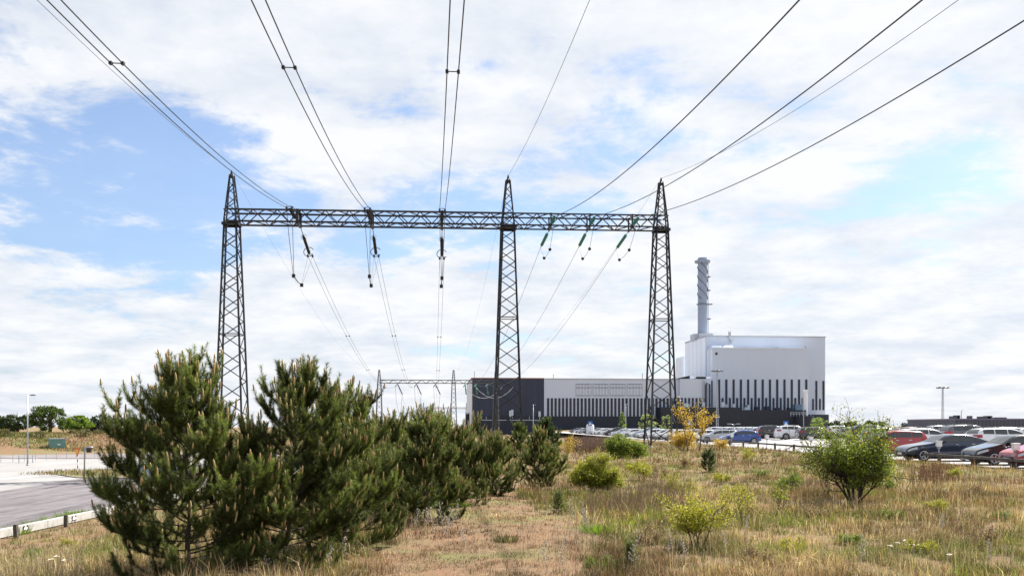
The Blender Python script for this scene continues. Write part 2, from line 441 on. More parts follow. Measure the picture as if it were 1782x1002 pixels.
def tower_levels(H, Hb, wb, wm, wt, k=.64):
    """heights and half-widths of the panel points: base to beam, beam to top"""
    lv = [(0, wb/2)]
    z = 0
    while True:
        w = wb+(wm-wb)*z/Hb
        nz = z+k*w*1.06
        if nz > Hb-.4: break
        z = nz; lv.append((z, (wb+(wm-wb)*z/Hb)/2))
    lv.append((Hb, wm/2))
    n = 6
    for i in range(1, n+1):
        z = Hb+(H-Hb)*(1-(1-i/n)**1.08); w = wm+(wt-wm)*(z-Hb)/(H-Hb); lv.append((z, w/2))
    return lv
CRN = ((-1, -1), (1, -1), (1, 1), (-1, 1))
def lattice_tower(parent, x, zb, H, Hb, wb=2.45, wm=1.05, wt=.30):
    t = empty('lattice_tower', (x, 0, zb), 0, parent)
    H -= zb; Hb -= zb
    wb = wm+(wb-wm)*Hb/19.4
    lv = tower_levels(H, Hb, wb, wm, wt)
    rolls = (0, R(90), R(180), R(270))
    for k, (sx, sy) in enumerate(CRN):
        member('leg', (sx*wb/2, sy*wb/2, -.3), (sx*wm/2, sy*wm/2, Hb), .185, t, roll=rolls[k])
        member('leg', (sx*wm/2, sy*wm/2, Hb), (sx*wt/2, sy*wt/2, H), .14, t, roll=rolls[k])
        MB().lathe([(.28, -.5), (.26, .12), (.16, .22)], 8).build('footing', M_CONC, t, (sx*wb/2, sy*wb/2, 0))
    for f in range(4):
        a, b = CRN[f], CRN[(f+1) % 4]
        for i in range(len(lv)-1):
            (z0, h0), (z1, h1) = lv[i], lv[i+1]
            flip = i % 2
            p, q = (a, b) if flip else (b, a)
            member('brace' if f % 2 == 0 else 'side_brace', (p[0]*h0, p[1]*h0, z0), (q[0]*h1, q[1]*h1, z1), .075 if z0 < Hb else .06, t)
        i = len(lv)//3
        member('strut', (a[0]*lv[i][1], a[1]*lv[i][1], lv[i][0]), (b[0]*lv[i][1], b[1]*lv[i][1], lv[i][0]), .08, t)
    # work platform ring under the beam and the cap
    mb = MB()
    mb.box((0, -.66, Hb-.52), (1.35, .12, .2)); mb.box((0, .66, Hb-.52), (1.35, .12, .2))
    mb.box((-.66, 0, Hb-.5), (.12, 1.2, .2)); mb.box((.66, 0, Hb-.5), (.12, 1.2, .2)); mb.box((0, 0, Hb-.44), (1.2, 1.2, .05))
    mb.build('beam_seat', M_STEELB, t)
    mb = MB()
    for sx in (-1, 1):
        for zz in (Hb-.36, Hb+.62): mb.box((sx*.42, 0, zz), (.1, 1.75, .1))
    mb.build('bracket', M_STEELB, t)
    MB().lathe([(.20, H-.25), (.22, H-.1), (.12, H+.05), (.05, H+.4)], 8).build('cap', M_STEELB, t)
    return t

def near_gantry():
    A, B = Vector((-24.1, 79.0, 0)), Vector((13.2, 81.4, 0))
    d = B-A; L = d.length; rz = math.atan2(d.y, d.x)
    g = empty('power_line_gantry', A, rz)
    tag(g, 'tall dark steel lattice gantry with three masts and a box-girder beam', 'power line gantry')
    xm = L*.637
    H, Hb = 23.45, 19.35
    for x in (0, xm, L):
        p = g.matrix_basis @ Vector((x, 0, 0)); lattice_tower(g, x, Tz(p.x, p.y), H, Hb+.35)
    cb = empty('crossbeam', (0, 0, 0), 0, g)
    hw, z0, z1 = .86, Hb-.02, Hb+.98
    for y in (-hw, hw):
        for z in (z0, z1):
            for a, b in ((-.15, xm), (xm, L+.15)):
                member('chord', (a, y, z), (b, y, z), .14 if a < 1 else .115, cb, ME_ANGLEB)
    npan = 37
    for i in range(npan):
        a, b = L*i/npan, L*(i+1)/npan
        up = i % 2
        for y in (-hw, hw):
            member('lacing', (a, y, z0 if up else z1), (b, y, z1 if up else z0), .075, cb, ME_ANGLEB)
        for z in (z0, z1):
            s = 1 if (up ^ (z == z0)) else -1
            member('lacing', (a, -hw*s, z), (b, hw*s, z), .075, cb, ME_ANGLEB)
    # end frames and phase brackets
    att = [(520, 0), (647, 0), (769, 0), (957, 1), (1024, 1), (1097, 1)]
    out = []
    for px, kind in att:
        t_ = (px-403)/(1151-403)
        # solve distance along the beam that projects to px
        lo, hi = 0.0, L
        for _ in range(40):
            m_ = (lo+hi)/2; p = A+d.normalized()*m_
            if CX+FPX*p.x/p.y < px: lo = m_
            else: hi = m_
        x = (lo+hi)/2
        mb = MB()
        w = .24 if not kind else .12
        for y in (-hw, hw): mb.box((x, y, (z0+z1)/2), (w, .16, z1-z0+.16))
        mb.box((x, 0, z0-.1), (w, 2*hw+.2, .12))
        if not kind: mb.box((x, 0, z1+.06), (w, 2*hw, .1))
        mb.build('phase_bracket', M_STEELB, cb)
        out.append((g.matrix_basis @ Vector((x, -hw, z0+.05)), g.matrix_basis @ Vector((x, hw, z0-.08)), kind))
    tops = [g.matrix_basis @ Vector((x, 0, H+.35)) for x in (0, xm, L)]
    return out, tops
ATT, TOPS = near_gantry()

LINE = Vector((-math.sin(math.atan(.0856)), math.cos(math.atan(.0856)), 0))   # the line runs away from the viewer along this
def joined_gantry(name, label, A, rz, s, L, xm, H, Hb, m):
    g = empty(name, A, rz); tag(g, label, 'power line gantry')
    zb0 = A[2]
    for x in (0, xm, L):
        mb = MB(); wb, wm, wt = 2.45, 1.05, .3
        lv = tower_levels(H, Hb, wb, wm, wt, .95)
        for sx, sy in CRN:
            mb.bar((sx*wb/2, sy*wb/2, -.5), (sx*wm/2, sy*wm/2, Hb), .2*s); mb.bar((sx*wm/2, sy*wm/2, Hb), (sx*wt/2, sy*wt/2, H), .17*s)
        for f in range(4):
            a, b = CRN[f], CRN[(f+1) % 4]
            for i in range(len(lv)-1):
                (q0, h0), (q1, h1) = lv[i], lv[i+1]
                p, q = (a, b) if i % 2 else (b, a)
                mb.bar((p[0]*h0, p[1]*h0, q0), (q[0]*h1, q[1]*h1, q1), .1*s)
        mb.build('lattice_tower', m, g, (x, 0, 0))
    mb = MB(); hw = .86
    for y in (-hw, hw):
        for z in (Hb, Hb+1.0): mb.bar((0, y, z), (L, y, z), .18*s)
    n = 25
    for i in range(n):
        a, b = L*i/n, L*(i+1)/n; u = i % 2
        for y in (-hw, hw): mb.bar((a, y, Hb+u), (b, y, Hb+1-u), .1*s)
        mb.bar((a, -hw if u else hw, Hb), (b, hw if u else -hw, Hb), .1*s)
    mb.build('crossbeam', m, g)
    return g
D2 = 298.0
A2 = at(660, 742, D2-3); A2.z = -3.4
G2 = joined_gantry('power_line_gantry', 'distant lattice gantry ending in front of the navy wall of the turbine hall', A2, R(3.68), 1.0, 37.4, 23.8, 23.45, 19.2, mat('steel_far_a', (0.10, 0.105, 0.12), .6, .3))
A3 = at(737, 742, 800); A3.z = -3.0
G3 = joined_gantry('power_line_gantry', 'smallest pale gantry far off behind the second gantry', A3, R(3.68), 1.5, 37.4, 23.8, 25.6, 20.5, mat('steel_hazed', (0.22, 0.23, 0.25), .6, .3))  # farthest steel made pale grey: distance haze put into its colour

# ------------------------------------------------------------------ conductors, insulators
NORM = Vector((LINE.y, -LINE.x, 0))
def span_pts(p0, s, c, L, n):
    """parabolic wire from p0 towards the viewer and past"""
    return [p0 - LINE*d + Vector((0, 0, -s*d+c*d*d)) for d in (L*(i/n) for i in range(n+1))]
def sag_pts(p, q, S, n):
    return [p.lerp(q, i/n) - Vector((0, 0, 4*S*(i/n)*(1-i/n))) for i in range(n+1)]
def composite_insulator(p, q, label, group, rk=1.0):
    """dark rod insulator from its steel link at p to its yoke at q"""
    t = empty('rod_insulator', p); tag(t, label, 'insulator', group)
    d = q-p; L = d.length; Mx = d.to_track_quat('Z', 'Y').to_matrix()
    MB().tube([(0, 0, 0), Mx @ Vector((0, 0, L*.30))], .035, 6).build('link', M_STEELB, t)
    prof = [(.06, L*.28)]; n = 18
    for i in range(n):
        z = L*(.30+.58*i/n); prof += [(.085, z), (.15, z+L*.58/n*.45), (.085, z+L*.58/n*.62)]
    prof += [(.06, L*.9)]
    MB().lathe(prof, 12, Mx).build('rod', M_RUBBER, t)
    for z, r, w in ((L*.33, .26*rk, .016), (L*.84, .46*rk, .035*rk)):
        pts = [Mx @ Vector((r*math.cos(a), r*math.sin(a), z)) for a in [R(-150+i*15) for i in range(21)]]
        MB().tube(pts, w, 5).build('corona_ring', M_STEELB, t)
    y = MB(); sd = NORM*.215
    y.bar(d*.93-sd, d*.93+sd, .09, .05); y.bar(d*.86, d*.93, .07)
    for sg in (-1, 1): y.bar(d*.93+sd*sg, d+sd*sg, .06); y.box(d+sd*sg, (.14, .14, .2))
    y.build('yoke', M_STEELB, t)
    return t
def disc_string(p, q, label, group, n=11):
    t = empty('glass_insulator_string', p); tag(t, label, 'insulator', group)
    d = q-p; L = d.length; Mx = d.to_track_quat('Z', 'Y').to_matrix()
    MB().tube([(0, 0, 0), d*.2], .03, 6).build('link', M_STEELB, t)
    MB().tube([d*.88, d], .04, 6).build('clamp', M_STEELB, t)
    me = None
    for i in range(n):
        z = L*(.2+.68*(i+.5)/n)
        if me is None:
            h = L*.68/n
            mb = MB().lathe([(.03, -h*.5), (.05, -h*.3), (.14, -h*.12), (.15, h*.05), (.06, h*.12), (.03, h*.5)], 12, Mx); o = mb.build('disc', M_GLASSG, t, d*(.2+.68*(i+.5)/n), True); me = o.data
        else: inst('disc', me, t, Matrix.Translation(d*(.2+.68*(i+.5)/n)))
    return t
TWIN = .215
near_where = ['beside the outer mast', 'over the middle of the wide bay', 'beside the middle mast']
one_where = ['closest to the middle mast', 'in the middle of the narrow bay', 'closest to the end mast']
D2BEAM = 19.2-3.4
for i, (pf, pr, kind) in enumerate(ATT):
    w = (near_where+one_where)[i]
    nz = -.165; c = .00127
    # viewer-side tension string, then the wires of the span overhead
    d0 = 4.3 if not kind else 2.6
    e = pf - LINE*d0 + Vector((0, 0, .25-.03*d0))
    if not kind:
        composite_insulator(pf, e, 'dark rod insulator pulled towards the overhead span, '+w, 'viewer side rod insulators', .7)
    else:
        disc_string(pf, e, 'green glass insulator string pulled towards the overhead span, '+w, 'viewer side glass insulators')
    # far-side string hanging down from the beam
    D_end = 85.2 if not kind else 84.0
    px_end = [540, 655, 769, 941, 1007, 1072][i]; py_end = [446, 446, 450, 430, 430, 434][i]
    f = at(px_end, py_end, D_end+(0.4*i))
    if not kind:
        composite_insulator(pr, f, 'dark rod insulator slanting down under the beam, '+w, 'far side rod insulators')
    else:
        disc_string(pr, f, 'green glass insulator string slanting down under the beam, '+w, 'far side glass insulators')
    # far attachments on the second gantry
    g2x = (pr - Vector(ATT[0][1])).dot(Vector((math.cos(R(3.68)), math.sin(R(3.68)), 0)))
    q2 = G2.matrix_basis @ Vector((5.85+g2x, -.9, 19.0))
    if not kind:
        b = empty('conductor_bundle', e); tag(b, 'pair of thick overhead conductors reaching the beam, '+w, 'power line')
        for sg in (-1, 1):
            pts = [p - e for p in span_pts(e+NORM*TWIN*sg, .158, c, 130, 60)]
            MB().tube(pts, .024, 5, False).build('conductor', M_WIRE, b)
        for dd in (40.6, 78.0, 112):
            p = -LINE*dd + Vector((0, 0, -.158*dd+c*dd*dd))
            s_ = MB().bar(p-NORM*TWIN, p+NORM*TWIN, .03)
            for sg in (-1, 1): s_.box(p+NORM*TWIN*sg, (.11, .16, .11))
            s_.build('spacer', M_STEELB, b)
        b = empty('conductor_bundle', f); tag(b, 'pair of thin conductors to the distant gantry, '+w, 'power line')
        for sg in (-1, 1):
            pts = [p - f for p in sag_pts(f+NORM*TWIN*sg, q2+NORM*TWIN*sg, 5.6, 40)]
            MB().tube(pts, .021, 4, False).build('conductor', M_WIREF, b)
        for tt in (.18, .36, .62):
            p = f.lerp(q2, tt) - Vector((0, 0, 4*5.6*tt*(1-tt))) - f
            s_ = MB().bar(p-NORM*TWIN, p+NORM*TWIN, .025)
            for sg in (-1, 1): s_.box(p+NORM*TWIN*sg, (.13, .13, .16))
            s_.build('spacer', M_STEELB, b)
        j = empty('jumper_loop', e); tag(j, 'hanging jumper wires with weights, '+w, 'power line')
        low1 = at([511, 643, 769][i], [480, 481, 484][i], 79.8+.2*i); low2 = at([525, 646, 768][i], [496, 497, 498][i], 81.6+.2*i)
        for sg in (-1, 1):
            k = NORM*TWIN*sg
            P = [e+k, e.lerp(low1, .3)+k*.8+Vector((0, 0, -.25)), e.lerp(low1, .65)+k*.45+Vector((0, 0, -.12)), low1+k*.12, low1.lerp(low2, .5)+Vector((0, 0, -.12))+k*.12, low2+k*.1]
            MB().tube([p-e for p in P], .022, 5, False).build('wire', M_WIRE, j)
            P = [low2+k*.1, low2.lerp(f, .5)+k*.6, f+k]
            MB().tube([p-e for p in P], .012, 4, False).build('wire', M_WIREF, j)
        for p in (low1, low2): MB().box(p-e, (.26, .2, .3)).build('weight', M_STEELB, j)
    else:
        pts = [p - e for p in span_pts(e, .186, .00143, 132, 60)]
        o = MB().tube(pts, .026, 5, False).build('conductor', M_WIRE, loc=e); tag(o, 'single overhead conductor reaching the beam, '+w, 'power line')
        pts = [p - f for p in sag_pts(f, q2, 5.0, 40)]
        o = MB().tube(pts, .020, 4, False).build('conductor', M_WIREF, loc=f); tag(o, 'single thin conductor to the distant gantry, '+w, 'power line')
        low1 = at([957, 1026, 1095][i-3], [434, 433, 435][i-3], 80.6+.3*(i-3)); low2 = at([947, 1014, 1078][i-3], [449, 450, 452][i-3], 82.2+.3*(i-3))
        j = empty('jumper_loop', e); tag(j, 'thin jumper wire with two weights, '+w, 'power line')
        P = [e, e.lerp(low1, .5)+Vector((0, 0, -.1)), low1, low1.lerp(low2, .5)+Vector((0, 0, -.12)), low2, low2.lerp(f, .5)-Vector((0, 0, .05)), f]
        MB().tube([p-e for p in P], .016, 5, False).build('wire', M_WIRE, j)
        for p in (low1, low2): MB().lathe([(.04, -.14), (.13, -.08), (.13, .08), (.04, .14)], 8, c=p-e).build('weight', M_STEELB, j)
for i, p in enumerate(TOPS):
    w = ('outer', 'middle', 'end')[i]
    pts = [q - p for q in span_pts(p, (.12, .142, .186)[i], (.0009, .00107, .00141)[i], 132, 50)]
    o = MB().tube(pts, .013, 4, False).build('earth_wire', M_WIRE, loc=p); tag(o, 'thin earth wire rising over the field from the top of the %s mast' % w, 'power line')
    q2 = G2.matrix_basis @ Vector(((0, 23.8, 37.4)[i], 0, 23.6))
    pts = [q - p for q in sag_pts(p, q2, 5.5, 40)]
    o = MB().tube(pts, .010, 4, False).build('earth_wire', M_WIREF, loc=p); tag(o, 'faint earth wire from the %s mast to the distant gantry' % w, 'power line')
# strings and jumpers on the second gantry
for i, gx in enumerate((5.85, 11.9, 18.0, 27.5, 31.0, 34.6)):
    p = G2.matrix_basis @ Vector((gx, 0, 18.9))
    t = empty('hanging_insulator', p); dark = i < 3
    tag(t, ('dark insulator set hanging from the distant gantry' if dark else 'pale green insulator set hanging from the distant gantry by the navy wall'), 'insulator', 'distant dark insulators' if dark else 'distant green insulators')
    e1 = Vector((1.4 if dark else .3, 1.2, -3.2)); e0 = Vector((-.4, -2.6, -.9))
    MB().tube([(0, 0, 0), e1], .17 if dark else .2, 6).build('rod', M_RUBBER if dark else M_GLASSG, t)
    MB().tube([(0, 0, 0), e0], .16, 6).build('rod', M_RUBBER if dark else M_GLASSG, t)
    if dark: MB().tube([e0, (-.3, -1.0, -5.5), (.3, .2, -9), (.7, .9, -10.6), e1], .05, 4, False).build('jumper', M_WIRE, t)
    elif i < 5: MB().tube([(0, 0, -1)]+[Vector((12*u, -1, -1-9.5*u*(1-u)*1.5)) for u in (.1, .25, .4, .55, .7, .85, 1)], .075, 5, False).build('loop', mat('pale_bus_wire', (.55, .58, .62), .4, .4), t)
for i, gx in enumerate((5.85, 18.0)):
    p = G3.matrix_basis @ Vector((gx, 0, 20.3))
    o = MB().tube([(0, 0, 0), (.5, 0, -3.5)], .3, 6).build('hanging_insulator', M_RUBBER, loc=p); tag(o, 'tiny insulator hanging under the far pale gantry', 'insulator', 'insulators on the far gantry')
for i in range(3):
    p = G2.matrix_basis @ Vector(((5.85, 11.9, 18.0)[i], .9, 18.6)); q = G3.matrix_basis @ Vector(((5.85, 11.9, 18.0)[i], 0, 20))
    o = MB().tube([a-p for a in sag_pts(p, q, 15, 30)], .03, 4, False).build('conductor', M_WIREF, loc=p); tag(o, 'very thin conductor sagging on from the second gantry to the far pale one', 'power line', 'conductors beyond the second gantry')
# slim guyed radio mast in front of the hall
def radio_mast():
    b = at(862, 742, 286); b.z = -2.6
    t = empty('radio_mast', b); tag(t, 'slim vertical lattice mast in front of the navy wall', 'mast')
    H = 21; w = .5
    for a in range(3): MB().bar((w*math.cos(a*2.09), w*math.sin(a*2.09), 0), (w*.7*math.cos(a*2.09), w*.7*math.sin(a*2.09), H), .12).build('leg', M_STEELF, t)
    mb = MB()
    for i in range(20):
        for a in range(3):
            mb.bar((w*math.cos(a*2.09), w*math.sin(a*2.09), i*1.05), (w*math.cos((a+1)*2.09), w*math.sin((a+1)*2.09), i*1.05+1.05), .06)
    mb.build('lacing', M_STEELF, t)
radio_mast()

# ------------------------------------------------------------------ power station
TH = math.atan(.0856)
B0 = Vector(((822-CX)*480/FPX, 480.0, -2.5))
UX, VX = Vector((math.cos(TH), math.sin(TH), 0)), Vector((-math.sin(TH), math.cos(TH), 0))
def bu(px, v=0.0):
    """distance along the front at which the plane v metres behind it meets photo column px"""
    k = (px-CX)/FPX
    ox, oy = B0.x+VX.x*v, B0.y+VX.y*v
    return (k*oy-ox)/(UX.x-k*UX.y)
def bz(py, u, v=0.0):
    D = B0.y+UX.y*u+VX.y*v
    return CAMZ+(HOR-py)*D/FPX-B0.z
def bld(name, label, cat='building'):
    t = empty(name, B0, TH); tag(t, label, cat); return t
def ubox(t, name, px0, px1, py0, py1, v0, v1, m, vref=None):
    """box whose front face fills the photo rectangle"""
    vr = v0 if vref is None else vref
    a, b = bu(px0, vr), bu(px1, vr); mid_ = (a+b)/2
    zt, zb = bz(py0, mid_, vr), (bz(py1, mid_, vr) if py1 is not None else 0.0)
    return MB().span((a, v0, zb), (b, v1, zt)).build(name, m, t)
def shared_panels(t, name, px_list, wpx, py0, py1, v, th, m):
    me = None
    for px in px_list:
        a = bu(px, v); w = bu(px+wpx, v)-a; z1, z0 = bz(py0, a, v), bz(py1, a, v)
        if me is None:
            me = MB().box((.5, 0, .5), (1, 1, 1)).mesh(name); me.materials.append(m)
        inst(name, me, t, Matrix.Translation((a, v-th*.5, z0)) @ Matrix.Diagonal((w, th, z1-z0, 1)))

def turbine_hall():
    t = bld('turbine_hall', 'long low turbine hall, navy at one end and white with dark vertical stripes')
    ubox(t, 'navy_wall', 822, 947, 658.5, None, 0, 70, M_DARKWALL)
    ubox(t, 'white_wall', 947.0, 1192, 659.6, None, 0.05, 70, M_WHITEWALL)
    ubox(t, 'dark_base', 822, 1170, 724, None, -.7, -.02, M_DARKBASE)
    a = bu(822); zt = bz(658.5, 0)
    MB().span((a-.4, .3, 0), (a-.02, 70, zt-.3)).build('side_wall', M_WHITESIDE, t)
    MB().span((a-.5, -.25, zt+.02), (bu(947), 70.5, zt+.5)).build('coping', M_COPING, t)
    b = bu(947); z2 = bz(659.6, 60)
    MB().span((b+.01, -.22, z2+.02), (bu(1192), 70.4, z2+.42)).build('coping', M_ROOF, t)
    shared_panels(t, 'stripe_panel', [952.0+6.5*i for i in range(34)], 3.75, 692.5, 724, .05, .25, M_STRIPE)
    # corner trims of the dark bay
    for px in (947.3,): MB().span((bu(px)-.15, -.3, bz(724, bu(px))), (bu(px)+.25, .04, bz(659, bu(px)))).build('trim', M_WHITEWALL, t)
    # panel seams of the navy wall
    for i in range(1, 12):
        u = bu(822)+(bu(947)-bu(822))*i/12
        MB().span((u-.05, -.06, bz(724, u)), (u+.05, -.005, zt-.1)).build('seam', M_DARKBASE, t)
    for i in range(4):
        x0 = 1002.4+29.6*i; g = empty('louver', (0, 0, 0), 0, t); x1 = x0+26.4
        for k in range(6):
            px = x0+(x1-x0)*k/5; u = bu(px); MB().span((u-.1, -.12, bz(688, u)), (u+.1, .04, bz(668, u))).build('bar', M_ROOF if k % 2 else MATS['galvanised_pole'], g)
        for py in (668.2, 674.2, 688): 
            u0, u1 = bu(x0), bu(x1); MB().span((u0-.1, -.2, bz(py, u0)-.1), (u1+.1, -.125, bz(py, u0)+.12)).build('rail', M_STEELF, g)
    # cabinets, pipes and rail on the navy wall
    for x, y0, y1 in ((886, 714, 724), (889.5, 712.5, 723), (937, 715.5, 724.5)):
        ubox(t, 'wall_cabinet', x, x+4, y0, y1, -1.6, -.72, M_PIPE)
        ubox(t, 'bracket', x+1.5, x+2.5, y1, y1+4.5, -1.3, -.75, M_PIPE)
    ubox(t, 'hand_rail', 838, 946, 730.3, 731.2, -.95, -.75, M_PIPE)
    for px in (838, 846, 921): ubox(t, 'rail_post', px, px+.6, 724, 731, -.95, -.75, M_PIPE)
    # flue beside the white end
    u = bu(813.5, 8); MB().tube([(u, 8, 0), (u, 8, bz(720, u, 8))], 1.1, 10).build('flue', M_BLACK, t)
    MB().tube([(u, 8, bz(720, u, 8)), (u, 8, bz(717.5, u, 8))], 1.25, 10).build('flue_cap', M_PIPE, t)
    for px, h in ((825.5, 4), (963, 2.5), (1118, 3)): u = bu(px, 2); MB().bar((u, 2, bz(659, u, 2)-.2), (u, 2, bz(659, u, 2)+h), .25).build('aerial', M_STEELF, t)
turbine_hall()

def reactor():
    t = bld('reactor_building', 'huge white boxy reactor building with tall dark stripes and round grey stack')
    VM, VF = 22.0, 13.0
    a, b = bu(1229, VM), bu(1436, VM)
    zt = bz(586, (a+b)/2, VM)
    MB().span((a, VM, 0), (b, VM+42, zt)).build('main_block', M_WHITEWALL, t)
    MB().span((a-.5, VM+.4, 0), (a-.02, VM+41.5, zt-.35)).build('side_wall', M_WHITESIDE, t)
    for i in range(1, 5): MB().span((a-.56, VM+8.2*i-.12, zt*.58), (a-.505, VM+8.2*i+.12, zt-.5)).build('seam', M_ROOF, t)
    MB().span((a-.5, VM-.25, zt+.02), (b+.3, VM+42.4, zt+.55)).build('parapet', M_ROOF, t)
    # front volume
    ubox(t, 'front_block', 1240.4, 1409, 606.5, None, VF, VM-.05, M_WHITEWALL)
    u0, u1 = bu(1240.4, VF), bu(1409, VF); zf = bz(606.5, (u0+u1)/2, VF)
    MB().span((u0-.45, VF+.3, 0), (u0-.02, VM-.1, zf-.3)).build('side_wall', M_WHITESIDE, t)
    MB().span((u0-.2, VF-.2, zf+.02), (u1+.2, VM-.2, zf+.45)).build('parapet', M_WHITESIDE, t)
    # ladder on the side of the front block
    lad = empty('ladder', (0, 0, 0), 0, t); z = 22
    for dv in (2.5, 4.5): MB().span((u0-.9, VF+dv, 20), (u0-.75, VF+dv+.15, zf+1)).build('stile', M_PIPE, lad)
    me = MB().box((0, 0, 0), (.12, 2, .12)).mesh('rung'); me.materials.append(M_PIPE)
    while z < zf: inst('rung', me, lad, Matrix.Translation((u0-.82, VF+3.57, z))); z += 1.4
    # stripes
    tall = [1249.5+12.65*i for i in range(13)]
    shared_panels(t, 'tall_stripe_panel', tall, 3.5, 660, 713, VF, .3, M_STRIPE)
    shared_panels(t, 'tall_stripe_panel', [1419, 1431.3], 3.1, 662.5, 713, VM, .3, M_STRIPE)
    shared_panels(t, 'short_stripe_panel', [x+6.3 for x in tall[:12]], 3.2, 692, 713, VF, .3, M_STRIPE)
    shared_panels(t, 'short_stripe_panel', [1413.5, 1425.5], 2.6, 693.5, 713, VM, .3, M_STRIPE)
    # low roof pieces, hatch and vents
    ubox(t, 'roof_house', 1238.8, 1256, 601, 606, VF+3, VF+8, M_WHITEWALL)
    mbp = MB(); x0, x1, x2 = bu(1256.5, VF+3), bu(1262, VF+3), bu(1276, VF+3)
    z0, z1 = zf+.5, bz(600.5, x1, VF+3)
    mbp.add([(x0, VF+3, z0), (x2, VF+3, z0), (x2, VF+3, z1), (x1, VF+3, z1), (x0, VF+8, z0), (x2, VF+8, z0), (x2, VF+8, z1), (x1, VF+8, z1)],
            [(0, 1, 2, 3), (7, 6, 5, 4), (0, 4, 5, 1), (1, 5, 6, 2), (2, 6, 7, 3), (3, 7, 4, 0)]); mbp.build('roof_house', M_WHITESIDE, t)
    ubox(t, 'hatch', 1245, 1248.6, 613, 617.5, VF-.15, VF-.01, M_BLACK)
    u = bu(1271.5, VM-1); zz = bz(598, u, VM)
    MB().tube([(u, VM-1, zz), (u+.6, VM-1.1, zz+1.8), (u-.9, VM-.9, zz+3.6), (u-.4, VM-1, zz+6.3)], .6, 8).build('vent_pipe', M_ROOF, t)
    for dx in (-.5, .6): MB().bar((u+dx, VM+1, zt+.5), (u+dx, VM+1, zt+3.2), .2).build('aerial', M_STEELF, t)
    for px in (1297.5, 1351.5): ubox(t, 'roof_vent', px-3, px+3, 604.3, 606, VF+4, VF+6, M_STEELF)
    for px in (1401, 1403): ubox(t, 'roof_vent', px, px+.6, 602, 606, VF+4, VF+4.3, M_STEELF)
    # lower rear block and the connecting wing
    ubox(t, 'rear_block', 1188.2, 1197, 620, None, VM+44, VM+60, M_WHITESIDE)
    ubox(t, 'wing', 1183, 1236.5, 659, None, -1.5, 12.5, M_WHITEWALL)
    ubox(t, 'wing_roof', 1200, 1236.9, 655.0, 658.7, 1, 12, M_WHITESIDE)
    mb = MB(); v = -1.2; p = [(bu(1182.5, v), bz(658.7, 0, v)), (bu(1200.5, v), bz(656.2, 0, v)), (bu(1200.5, v), bz(651.5, 0, v)), (bu(1182.5, v), bz(655.5, 0, v))]
    mb.prism(p, 1, v, 10); mb.build('canopy', M_DARKBASE, t)
    ubox(t, 'soffit', 1213.5, 1229, 655.3, 658.6, -1.7, .9, M_DARKBASE)
    shared_panels(t, 'short_stripe_panel', [1172.0+6.4*i for i in range(9)], 3.2, 692, 709, -1.5, .3, M_STRIPE)
    for px, y0 in ((1224.5, 660), (1227, 662)): ubox(t, 'pipe', px, px+.8, y0, 706, -2.6, -1.9, M_PIPE)
    u = bu(1235, -3); zz = bz(666, u, -3)
    MB().tube([(u-2.0, -3, bz(708, u, -3)), (u-2.0, -3, zz-1.2), (u-1.3, -3, zz), (u, -3, zz-.6), (u, -3, bz(708, u, -3))], .45, 8).build('duct', M_DARKWALL, t)
    ubox(t, 'dark_strip', 1238.2, 1240, 662, 708, VF-1, VF-.5, M_DARKBASE)
    # stack
    v = VM+20; u = bu(1222.5, v); zb = zt-1; ztop = bz(449, u, v); r = 2.75
    s = empty('stack', (u, v, 0), 0, t)
    MB().lathe([(r*1.02, zb), (r, zt+5), (r*.96, ztop)], 24).build('shaft', M_CHIM, s, smooth=False)
    ztr = bz(456.5, u, v)
    MB().lathe([(r*.98, ztr-.5), (r*1.62, ztr-.2), (r*1.66, ztr+.9), (r*.98, ztr+.8)], 24).build('rim_platform', M_CHIM, s)
    za, zb2 = bz(521, u, v), ztr-.8
    for k in range(3):
        pts = [(r*1.03*math.cos(a+k*2.094), r*1.03*math.sin(a+k*2.094), za+(zb2-za)*i/36) for i, a in ((i, -i*2*math.pi*1.35/36) for i in range(37))]
        MB().tube(pts, .24, 5).build('helical_strake', mat('strake_grey', (.13, .16, .22), .6), s)
    for py, w in ((482, 1.0), (505.5, 1.0), (529.5, 2.2), (555, 1.2)):
        z = bz(py, u, v); MB().box((r+w*.5+.2, -.5, z), (w+.6, 2.4, .5)).build('landing', M_STEELF, s)
        if w > 2: MB().lathe([(r*1.01, z-.2), (r*1.25, z-.2), (r*1.25, z+.15), (r*1.01, z+.15)], 20).build('ring_landing', M_STEELF, s)
    for dv in (-.5, .3): MB().bar((r+.55, dv, zt), (r+.55, dv, ztr), .16).build('ladder_stile', M_CHIM, s)
    ubox(t, 'stack_base', 1207.8, 1216, 580.5, 592, VM+18, VM+26, M_ROOF)
    ubox(t, 'stack_base', 1216.2, 1241, 579.6, 587, VM+16.5, VM+24, M_ROOF)
reactor()

